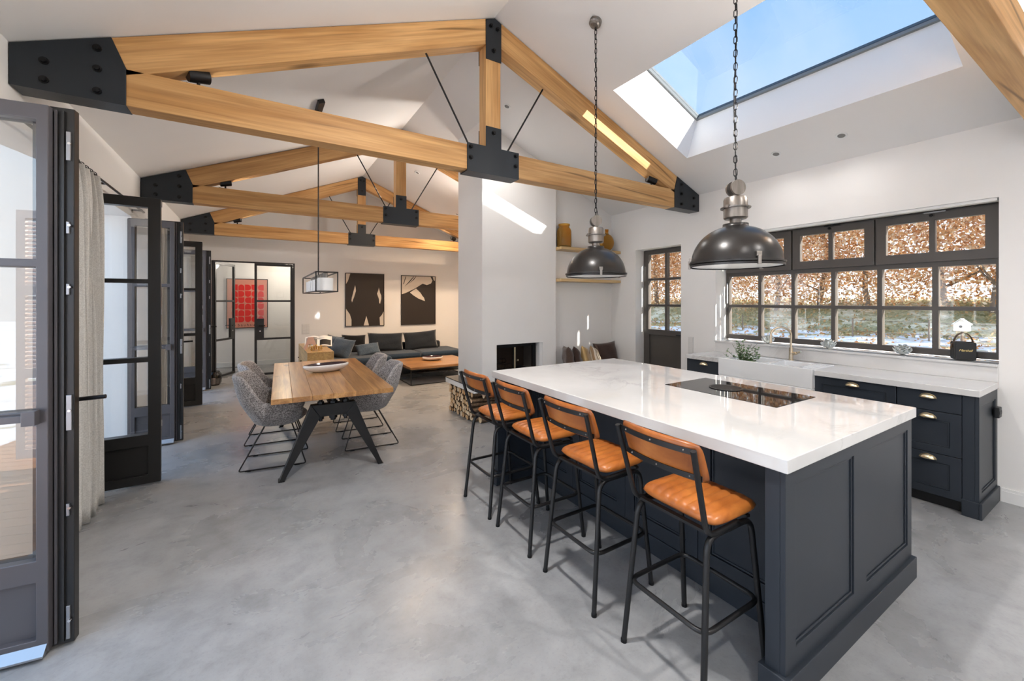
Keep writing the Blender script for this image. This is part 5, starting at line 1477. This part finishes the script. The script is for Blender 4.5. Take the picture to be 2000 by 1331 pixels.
# ================================================================== FIREPLACE, HEARTH, LOGS
HS = thing('hearth_bench', 'white hearth bench with black steel top in front of the chimney', 'hearth', (2.9, 4.9, 0.39)); off = HS.location
mb = MB(); mb.box(2.30, 3.72, 4.645, 5.56, 0.392, 0.458); mb.build('slab', M_WALL, HS, bevel=0.002, off=off)
mb = MB(); mb.box(2.296, 3.72, 4.641, 5.56, 0.458, 0.4695); mb.build('top_plate', M_DARKTOP, HS, bevel=0.001, off=off)
mb = MB(); mb.box(2.78, 3.72, 4.80, 5.56, 0.0, 0.392); mb.build('support', M_WALL, HS, off=off)
lr = random.Random(11)
z = 0.0; row = 0
while z < 0.355:
    r0 = 0.034
    y = 4.757 + (0.03 if row % 2 else 0.0)
    while y < 5.50:
        r = lr.uniform(0.026, 0.041)
        if z+2*r > 0.388: r = max(0.018, (0.388-z)/2-0.002)
        n_ = lr.choice((7, 8, 9)); xf = 2.315+lr.uniform(0, 0.03); L = lr.uniform(0.36, 0.42)
        mb = MB(); mb.cm = 0
        ph = lr.uniform(0, 6.28); wob = [lr.uniform(0.80, 1.10) for _ in range(n_)]
        if lr.random() < 0.45:                      # split logs: wedge section
            c0 = lr.uniform(0, 6.28); wob = [0.72 if abs(((2*PI*i/n_+ph-c0+PI) % (2*PI))-PI) < 0.9 else q for i, q in enumerate(wob)]
        ring = [(r*wob[i]*math.cos(2*PI*i/n_+ph), r*wob[i]*math.sin(2*PI*i/n_+ph)) for i in range(n_)]
        b = [(0, p, q) for p, q in ring]+[(L, p, q) for p, q in ring]
        mb.add(b, [(i, n_+i, n_+(i+1) % n_, (i+1) % n_) for i in range(n_)])
        mb.cm = 1; mb.f += [tuple(range(n_)), tuple(range(2*n_-1, n_-1, -1))]; mb.m += [1, 1]
        o = mb.build('firewood_log', [M_BARK, M_LOGEND]); o.location = (xf, y, z+r*0.98)
        tag(o, 'short split firewood log stacked under the hearth bench, cut end showing', 'log', 'firewood stacked under the hearth bench')
        y += 2*r*0.985
    z += 2*r0*0.90; row += 1
for k, (y, zz, L) in enumerate(((4.668, 0.046, 0.33), (4.670, 0.345, 0.36))):
    mb = MB(); mb.cm = 0; mb.cyl((0,0,0), (L,0,0), 0.044 if k == 0 else 0.034, n=14, capmat=1)
    o = mb.build('firewood_log', [M_BARK, M_LOGEND], smooth=50); o.location = (2.40+0.05*k, y, zz)
    tag(o, ('birch log lying lengthwise at the foot of the log stack', 'bark-covered log lying lengthwise on top of the log stack')[k], 'log', 'firewood stacked under the hearth bench')
# fireplace insert
FI = thing('fireplace_insert', 'black built-in fireplace with glass door in the chimney breast', 'fireplace', ((FX0+FX1)/2, CY0+0.1, FZ0)); off = FI.location
mb = MB(); mb.box(FX0+0.001, FX1-0.001, 5.30, 5.34, FZ0+0.001, FZ1-0.001); mb.build('back_wall', M_FIREBRICK, FI, off=off)
mb = MB(); mb.plate((0, CY0+0.075, 0), (1,0,0), (0,0,1), (0,1,0), (FX0+0.002, FX1-0.07), (FZ0+0.002, FZ1-0.002), [(FX0+0.012, 3.035, FZ0+0.03, FZ1-0.055), (3.075, FX1-0.125, FZ0+0.03, FZ1-0.045)], 0.03); mb.build('door_frame', M_BOLT, FI, off=off)
mb = MB(); mb.box(FX0+0.008, 3.039, CY0+0.088, CY0+0.094, FZ0+0.026, FZ1-0.051); mb.build('pane', M_FIREGLASS, FI, off=off)
mb = MB(); mb.box(3.071, FX1-0.121, CY0+0.088, CY0+0.094, FZ0+0.026, FZ1-0.041); mb.build('pane', M_FIREGLASS, FI, off=off)
mb = MB(); mb.box(3.038, 3.060, CY0+0.066, CY0+0.075, FZ0+0.03, FZ1-0.055); mb.build('edge_strip', M_BRASS, FI, off=off)
mb = MB(); mb.box(FX1-0.055, FX1-0.001, CY0+0.004, CY0+0.30, FZ0+0.001, FZ1-0.001); mb.build('side_cheek', M_WHITE, FI, off=off)
for z0 in (FZ0+0.001, FZ1-0.012):
    mb = MB(); mb.box(FX0+0.002, FX1-0.06, CY0+0.106, 5.299, z0, z0+0.011); mb.build('liner', M_SOOT, FI, off=off)
mb = MB(); mb.sphere((3.10, CY0+0.066, 0.73), 0.010, 10, 8); mb.build('knob', M_BRASS, FI, 60, off=off)
for k, (x, yy, zz, a, r) in enumerate(((2.86, 5.06, FZ0+0.058, 0.2, 0.045), (2.98, 5.12, FZ0+0.055, -0.3, 0.042), (2.90, 5.10, FZ0+0.135, 0.5, 0.038))):
    mb = MB(); mb.cm = 0; c, s = math.cos(a), math.sin(a); mb.cyl((-0.16*c, -0.16*s*0.5, 0), (0.16*c, 0.16*s*0.5, 0), r, n=12, capmat=1)
    o = mb.build('hearth_log', [M_BARK, M_LOGEND], smooth=50); o.location = (x, yy, zz)
    tag(o, ('log at the left inside the fireplace', 'log at the right inside the fireplace', 'log laid across the others inside the fireplace')[k], 'log', 'logs inside the fireplace')

# ================================================================== ALCOVE: BENCH, CUSHIONS, SHELVES
BN = thing('alcove_bench', 'white built-in bench in the alcove behind the island', 'bench', (4.33, 4.65, 0)); off = BN.location
mb = MB(); mb.box(CX1+0.004, XR-0.002, 4.42, 4.898, 0.0, 0.40); mb.build('box', M_WHITE, BN, off=off)
mb = MB(); mb.box(CX1+0.004, XR-0.002, 4.40, 4.898, 0.40, 0.44); mb.build('seat_board', M_SHELF, BN, bevel=0.003, off=off)
mb = MB(); mb.box(CX1+0.006, XR-0.004, 4.41, 4.896, 0.44, 0.50); mb.build('seat_pad', M_BROWNFAB, BN, bevel=0.015, off=off)
G = 'cushions on the alcove bench'
cushion('bench_cushion', 'large dark brown square cushion in the right corner of the alcove', 0.44, 0.42, 0.15, M_DKBROWN, (4.69, 4.76, 0.700), (R_(-12), R_(-3), R_(-6)), 21, G)
cushion('bench_cushion', 'brown cushion against the chimney side of the alcove', 0.40, 0.40, 0.14, M_BROWNFAB, (3.84, 4.66, 0.705), (R_(-10), R_(4), R_(62)), 22, G)
cushion('bench_cushion', 'brown pointed cushion, second from the chimney', 0.38, 0.38, 0.13, M_DKBROWN, (4.01, 4.66, 0.690), (R_(-14), R_(12), R_(48)), 23, G)
cushion('bench_cushion', 'gold satin cushion in the middle of the alcove row', 0.38, 0.38, 0.13, M_GOLDFAB, (4.19, 4.66, 0.692), (R_(-14), R_(10), R_(40)), 24, G)
cushion('bench_cushion', 'cream striped cushion beside the large dark brown one', 0.36, 0.36, 0.13, M_STRIPE, (4.37, 4.66, 0.680), (R_(-16), R_(16), R_(36)), 25, G)
for z, lab in ((2.335, 'upper wooden wall shelf carrying the amber glass vessels'), (1.868, 'lower wooden wall shelf behind the farther pendant')):
    mb = MB(); mb.box(-0.603, 0.603, -0.107, 0.107, -0.021, 0.021); o = mb.build('wall_shelf', M_SHELF, bevel=0.002); o.location = (4.335, 4.791, z); tag(o, lab, 'shelf', 'wooden alcove shelves')
J = thing('amber_jar', 'wide amber glass jar on the upper alcove shelf', 'jar', (3.862, 4.785, 2.3565))
mb = MB(); mb.lathe([(0.0, 0.004), (0.098, 0.004), (0.108, 0.02), (0.108, 0.235), (0.098, 0.27), (0.078, 0.295), (0.078, 0.318), (0.086, 0.322), (0.086, 0.345), (0.080, 0.345), (0.072, 0.318), (0.092, 0.262), (0.101, 0.232), (0.101, 0.022), (0.0, 0.014)], n=36); mb.build('vessel', M_AMBER, J, 40)
J = thing('amber_bottle', 'round-bellied amber glass bottle on the upper alcove shelf', 'bottle', (4.735, 4.790, 2.3565))
M = Matrix.Diagonal((1, 0.62, 1, 1))
pr = [(0.0, 0.002), (0.06, 0.002)]+[(0.138*math.sin(t), 0.140-0.138*math.cos(t)) for t in np.linspace(0.5, 2.86, 18)]+[(0.030, 0.300), (0.036, 0.338), (0.036, 0.348), (0.024, 0.348), (0.022, 0.30)]
mb = MB(); mb.lathe(pr, n=36, M=M); mb.build('vessel', M_AMBER2, J, 60)

# ================================================================== CURTAINS
def curtain(label, y0, y1, seed):
    r = random.Random(seed); Cn = thing('linen_curtain', label, 'curtain', (-1.075, (y0+y1)/2, 0), 0, 'linen curtains beside the garden doors')
    n = 110; nz = 22; vs_ = []; folds = 5.0; off = Cn.location; ph = r.uniform(0, 6)
    for j in range(nz+1):
        t = j/nz; z = 0.012+2.505*t
        amp = 0.050+0.018*math.sin(2.2*t+ph)-0.020*max(0, (t-0.93)/0.07)
        for i in range(n+1):
            s = i/n; a = 2*PI*folds*s
            x = amp*math.sin(a+0.25*math.sin(3*t+ph))+0.010*math.sin(2.7*a+4*t+ph)
            y = (y0+(y1-y0)*(s+0.018*math.sin(2*a+2*t)))*1.0
            vs_.append((x, y-off.y, z))
    fs = [(j*(n+1)+i, j*(n+1)+i+1, (j+1)*(n+1)+i+1, (j+1)*(n+1)+i) for j in range(nz) for i in range(n)]
    mb = MB(); mb.add(vs_, fs); o = mb.build('cloth', M_LINEN, Cn, 80); q = o.modifiers.new('solid', 'SOLIDIFY'); q.thickness = 0.003
    for k in range(6):
        y = y0+(y1-y0)*(k+0.4)/6-off.y; mb = MB(); mb.tube([(0.017*math.cos(2*PI*i/14), y, 2.535+0.017*math.sin(2*PI*i/14)) for i in range(14)], 0.003, 6, True); mb.build('ring', M_BLACK, Cn, 50)
curtain('grey linen curtain hanging between the nearest and second door leaves', 3.86, 4.40, 1)
curtain('grey linen curtain farther along, beyond the second garden door', 6.55, 7.30, 2)
for a, b, lab in ((2.95, 5.95, 'black curtain rod above the second garden door opening'), (6.35, 9.1, 'black curtain rod above the farthest garden door opening')):
    Rr = thing('curtain_rod', lab, 'curtain rod', (-1.075, (a+b)/2, 2.535), 0, 'black curtain rods'); c = (a+b)/2
    mb = MB(); mb.cyl((0, a-c, 0), (0, b-c, 0), 0.010, n=10); mb.build('pole', M_BLACK, Rr, 40)
    for y in (a+0.1, (a+b)/2+0.2, b-0.1):
        mb = MB(); mb.box(XL+1.075, 0.0, y-c-0.008, y-c+0.008, -0.008, 0.008); mb.build('bracket', M_BLACK, Rr)
# ================================================================== OUTSIDE
def ground_mat():
    m, n, b = newmat('winter_lawn')
    c = coords(n)
    g = ramp(n, noise(n, c, 9, 6, 0.7), [(0.30, (0.24, 0.21, 0.10)), (0.5, (0.42, 0.38, 0.19)), (0.7, (0.60, 0.48, 0.28))])
    lf = ramp(n, noise(n, c, 26, 4, 0.7), [(0.52, (0, 0, 0)), (0.60, (1, 1, 1))])
    g = mix(n, lf, g, (0.34, 0.17, 0.06))
    s = ramp(n, noise(n, coords(n, (1.0, 0.45, 1.0)), 1.5, 6, 0.62, 0.4), [(0.50, (0, 0, 0)), (0.56, (1, 1, 1))])
    n.links.new(mix(n, s, g, (0.80, 0.82, 0.86)), b.inputs['Base Color']); sock(b, 'Roughness', 0.95); sock(b, 'Specular IOR Level', 0.1)
    bump_link(n, b, noise(n, c, 30, 5), 0.6, 0.03)
    return m
def snow_mat():
    m, n, b = newmat('snowy_garden')
    f = ramp(n, noise(n, coords(n), 1.3, 6, 0.62, 0.4), [(0.36, (0.36, 0.32, 0.19)), (0.46, (0.82, 0.83, 0.86))])
    n.links.new(f, b.inputs['Base Color']); sock(b, 'Roughness', 0.9); return m
M_SNOW = snow_mat()
def bank_mat():
    m, n, b = newmat('ivy_bank')
    c = coords(n)
    g = ramp(n, noise(n, c, 14, 6, 0.72), [(0.28, (0.16, 0.15, 0.08)), (0.5, (0.34, 0.32, 0.17)), (0.66, (0.50, 0.43, 0.25)), (0.78, (0.58, 0.36, 0.17))])
    g = mix(n, ramp(n, noise(n, coords(n, (1.0, 0.6, 1.0)), 2.2, 6, 0.65), [(0.50, (0, 0, 0)), (0.60, (0.8, 0.8, 0.8))]), g, (0.80, 0.74, 0.58))  # pale patches: snow, with a sunlit cream put into the colour
    n.links.new(g, b.inputs['Base Color']); sock(b, 'Roughness', 0.95); bump_link(n, b, noise(n, c, 20, 5), 0.8, 0.05); return m
M_LAWN, M_BANK = ground_mat(), bank_mat()
prof = [(5.33, 0.45), (6.2, 0.52), (7.6, 0.66), (8.8, 0.82), (9.6, 1.00)]
prof2 = [(9.6, 1.00), (10.2, 1.26), (10.8, 1.50), (11.6, 1.56), (13.5, 1.3), (40, 0.6)]
gr = random.Random(5)
def terrain(name, pr, mat_, label, cat, ny=90):
    vs_ = []; ys_ = np.linspace(-40, 26, ny)
    for x, z in pr:
        for y in ys_: vs_.append((x, y, z+(0.05*math.sin(1.3*y+x)+0.04*math.sin(3.1*y+2*x) if x > 9.7 and x < 20 else 0.0)))
    fs = [(i*ny+j, (i+1)*ny+j, (i+1)*ny+j+1, i*ny+j+1) for i in range(len(pr)-1) for j in range(ny-1)]
    mb = MB(); mb.add(vs_, fs); return tag(mb.build(name, mat_, smooth=70), label, cat, None, 'structure')
terrain('ground_lawn', prof, M_LAWN, 'winter lawn with patches of snow outside the kitchen window', 'lawn')
terrain('ground_bank', prof2, M_BANK, 'overgrown bank below the beech hedge outside the window', 'bank')
# foliage
def leaf_mat(name, stops):
    m = bpy.data.materials.new(name); m.use_nodes = True; n = m.node_tree; n.nodes.clear()
    o = n.nodes.new('ShaderNodeOutputMaterial'); g = n.nodes.new('ShaderNodeNewGeometry')
    col = ramp(n, g.outputs['Random Per Island'], stops)
    d = n.nodes.new('ShaderNodeBsdfDiffuse'); t = n.nodes.new('ShaderNodeBsdfTranslucent'); x = n.nodes.new('ShaderNodeMixShader'); x.inputs[0].default_value = 0.5
    n.links.new(col, d.inputs[0]); n.links.new(col, t.inputs[0]); n.links.new(d.outputs[0], x.inputs[1]); n.links.new(t.outputs[0], x.inputs[2]); n.links.new(x.outputs[0], o.inputs[0])
    return m
M_BEECH = leaf_mat('beech_leaf_copper', [(0.0, (0.40, 0.18, 0.07)), (0.3, (0.66, 0.35, 0.15)), (0.6, (0.78, 0.51, 0.28)), (0.85, (0.84, 0.67, 0.46)), (1.0, (0.88, 0.80, 0.68))])
M_UNDER = leaf_mat('undergrowth_leaf', [(0.0, (0.26, 0.25, 0.13)), (0.4, (0.50, 0.44, 0.25)), (0.7, (0.58, 0.48, 0.28)), (1.0, (0.66, 0.38, 0.18))])
def leaves(name, P, size, mat_, label, cat):
    N = len(P)
    d = rng.normal(size=(N, 3)); d /= np.linalg.norm(d, axis=1)[:, None]
    a = rng.normal(size=(N, 3)); s = np.cross(d, a); s /= np.linalg.norm(s, axis=1)[:, None]
    L = rng.uniform(size[0], size[1], N)[:, None]; W_ = L*0.30
    V = np.stack([P-d*L/2, P+s*W_, P+d*L/2, P-s*W_], 1).reshape(-1, 3)
    me = bpy.data.meshes.new(name)
    me.vertices.add(4*N); me.vertices.foreach_set('co', V.ravel())
    me.loops.add(4*N); me.loops.foreach_set('vertex_index', np.arange(4*N))
    me.polygons.add(N); me.polygons.foreach_set('loop_start', np.arange(0, 4*N, 4)); me.polygons.foreach_set('loop_total', np.full(N, 4))
    me.materials.append(mat_); me.update(calc_edges=True)
    return tag(obj(name, me), label, cat, None, 'stuff')
# main hedge in view: a deep, ragged wall of clinging winter leaves with light gaps low down
N = 150000
y = rng.uniform(-1.0, 12.0, N); z = 1.38+2.95*rng.uniform(size=N)**0.9; x = rng.normal(10.6, 0.40, N)
gap = 0.5+0.5*np.sin(2.3*y+0.8*np.sin(3.1*z)+0.7)*np.sin(3.4*z+1.1*y+0.6*np.sin(1.7*y))
low = np.clip((z-1.38)/0.9, 0, 1)
keep = rng.uniform(size=N) < (0.30+0.70*low)*np.clip(0.30+0.95*gap+0.5*low, 0, 1)
leaves('beech_hedge_foliage', np.stack([x, y, z], 1)[keep], (0.045, 0.085), M_BEECH, 'dense copper-brown winter beech foliage behind the kitchen window', 'foliage')
N = 7000
y = rng.uniform(-1.0, 12.0, N); z = rng.uniform(4.3, 5.3, N); x = rng.normal(10.7, 0.5, N)
leaves('beech_hedge_foliage', np.stack([x, y, z], 1), (0.12, 0.22), M_BEECH, 'copper beech foliage along the top of the hedge', 'foliage')
N = 3500
y = rng.uniform(-30, -1.0, N); z = rng.uniform(1.6, 4.2, N); x = rng.normal(10.9, 0.5, N)
leaves('beech_hedge_foliage', np.stack([x, y, z], 1), (0.14, 0.26), M_BEECH, 'thinner copper beech foliage at the roadside end of the hedge', 'foliage')
N = 9000
y = rng.uniform(-2, 12.0, N); t = rng.uniform(0, 1, N); x = 9.3+t*2.0; z = np.interp(x, [p[0] for p in prof+prof2[1:]], [p[1] for p in prof+prof2[1:]])+rng.uniform(0.0, 0.10, N)*(0.3+t)
leaves('bank_undergrowth', np.stack([x, y, z], 1), (0.04, 0.085), M_UNDER, 'green-brown undergrowth covering the bank below the hedge', 'undergrowth')
N = 5000
y = rng.uniform(-2, 12.0, N); x = rng.uniform(5.6, 9.6, N); z = np.interp(x, [p[0] for p in prof], [p[1] for p in prof])+0.012
leaves('fallen_leaves', np.stack([x, y, z], 1), (0.05, 0.09), M_BEECH, 'fallen copper leaves scattered over the snowy lawn', 'leaves')
M_TRUNK = flat('tree_trunk_grey_brown', (0.20, 0.155, 0.12), 0.9, bump=(14, 0.5, 0.02))
tr = random.Random(21)
for k, y in enumerate((0.4, 1.55, 2.35, 3.3, 4.15, 5.05, 6.2, 7.5, 8.6)):
    T = thing('beech_tree', 'slim grey-brown beech trunk in the hedge, %s from the right seen through the window' % ('first', 'second', 'third', 'fourth', 'fifth', 'sixth', 'seventh', 'eighth', 'ninth')[k], 'tree', (10.65+tr.uniform(-0.25, 0.25), y, 1.30), 0, 'beech trees forming the hedge')
    r = tr.uniform(0.04, 0.085); p = [Vector((0.05*math.sin(1.7*i+k), 0.06*math.sin(1.1*i+2*k), i*0.48)) for i in range(11)]
    mb = MB(); mb.tube(p, [r*(1-0.07*i) for i in range(11)], 8); t_ = mb.build('trunk', M_TRUNK, T, 60)
    for q in range(9):
        i = tr.randint(1, 8); a = tr.uniform(0, 6.28); l = tr.uniform(0.5, 1.1); b = p[i]
        pts = [b, b+Vector((math.cos(a)*l*0.35, math.sin(a)*l*0.5, l*0.25)), b+Vector((math.cos(a)*l*0.55, math.sin(a)*l, l*0.62))]
        mb = MB(); mb.tube(pts, [r*0.32, r*0.2, r*0.08], 5); mb.build('branch', M_TRUNK, t_, 60)
# little white bird house and wire fence at the foot of the hedge
BH = thing('bird_house', 'small white bird house on a post at the foot of the hedge', 'bird house', (8.8, 1.66, 0.80))
mb = MB(); mb.cyl((0,0,0), (0,0,0.32), 0.014, n=8); mb.build('post', M_TRUNK, BH, 40)
mb = MB(); mb.prism([(-0.075, 0.32), (0.075, 0.32), (0.075, 0.42), (0, 0.49), (-0.075, 0.42)], -0.07, 0.07, 'x'); mb.build('box', M_WHITE, BH)
mb = MB(); mb.cyl((-0.0705, 0, 0.385), (-0.073, 0, 0.385), 0.018, n=12); mb.build('entrance', M_BOLT, BH)
for s in (-1, 1):
    mb = MB(); mb.prism([(0, 0.495), (0.09*s, 0.410), (0.09*s, 0.420), (0, 0.505)], -0.085, 0.085, 'x'); mb.build('roof_board', M_WHITE, BH)
FE = thing('wire_fence', 'low wire fence with thin posts in front of the bank', 'fence', (9.2, 2.6, 0.85))
for k in range(6):
    mb = MB(); mb.cyl((0, -2.5+k*1.0, 0), (0, -2.5+k*1.0, 0.40), 0.012, n=6); mb.build('post', M_TRUNK, FE, 40)
for z in (0.16, 0.36):
    mb = MB(); mb.cyl((0, -2.5, z), (0, 2.5, z), 0.004, n=5); mb.build('wire', M_TRUNK, FE)

# ---- garden side: terrace deck, shutters and the white house opposite
DK = thing('terrace_deck', 'wooden plank terrace outside the garden doors', 'deck', (-2.44, 3.0, -0.14), 0, None, 'structure'); off = DK.location
pm = MB(); pm.box(-0.97, 0.97, -0.067, 0.067, -0.014, 0.014); PM = pm.mesh('plank', M_DECK)
for k in range(100):
    obj('plank', PM, DK, (0, -4.6-3.0+k*0.141+3.0, 0.08))
mb = MB(); mb.box(-3.38, -1.48, -1.6, 9.9, -0.14, -0.09); mb.build('joists', M_TRUNK, DK, off=off)
mb = MB(); mb.box(-40, -1.46, -40, 40, -0.40, -0.20); tag(mb.build('ground_garden', M_SNOW), 'snow-patched garden ground beyond the terrace', 'lawn', None, 'structure')
def shutter(label, x, y, ang):
    S_ = thing('louvred_shutter', label, 'shutter', (x, y, 0), ang, 'pale louvred shutters on the terrace side')
    w_ = 0.66; hs = [(0.07, w_-0.07, 0.10, 0.80), (0.07, w_-0.07, 0.90, 1.62), (0.07, w_-0.07, 1.72, 2.38)]
    mb = MB(); mb.plate((0, -0.02, 0), (1,0,0), (0,0,1), (0,1,0), (0, w_), (0.01, 2.46), hs, 0.04); mb.build('frame', M_SHUTTER, S_, bevel=0.002)
    sm_ = MB(); sm_.box(0.065, w_-0.065, -0.024, 0.024, -0.0035, 0.0035); SM = sm_.mesh('slat', M_SHUTTER)
    for h in hs:
        z = h[2]+0.02
        while z < h[3]-0.01: obj('slat', SM, S_, (0, 0, z), (math.radians(38), 0, 0)); z += 0.042
    return S_
shutter('pale pink louvred shutter leaf hinged beside the nearest garden door opening', -1.47, -0.30, PI)
shutter('outer pale pink louvred shutter leaf, mirrored in the nearest door glass', -2.135, -0.30, PI)
shutter('pale pink louvred shutter opened flat beside the second garden door', -1.52, 6.0, PI/2)
HO = thing('white_house', 'white house wing with dark roof across the terrace', 'house', (-11.5, 4, -0.2)); 
mb = MB(); mb.box(-1.5, 1.5, -9, 16, 0, 3.0); mb.build('wall', M_STUCCO, HO)
mb = MB(); mb.prism([(-1.9, 2.95), (1.9, 2.95), (0, 4.6)], -9.3, 16.3, 'y'); mb.build('roof', M_ROOF, HO)
for k in range(4):
    y = -6+k*5.0
    mb = MB(); mb.box(1.50, 1.53, y, y+1.1, 0.95, 2.25); w_ = mb.build('window', M_WHITE, HO)
    mb = MB(); mb.box(1.531, 1.535, y+0.07, y+0.52, 1.02, 2.18); mb.box(1.531, 1.535, y+0.58, y+1.03, 1.02, 2.18); mb.build('glass', M_HOB, w_, kind='stuff')
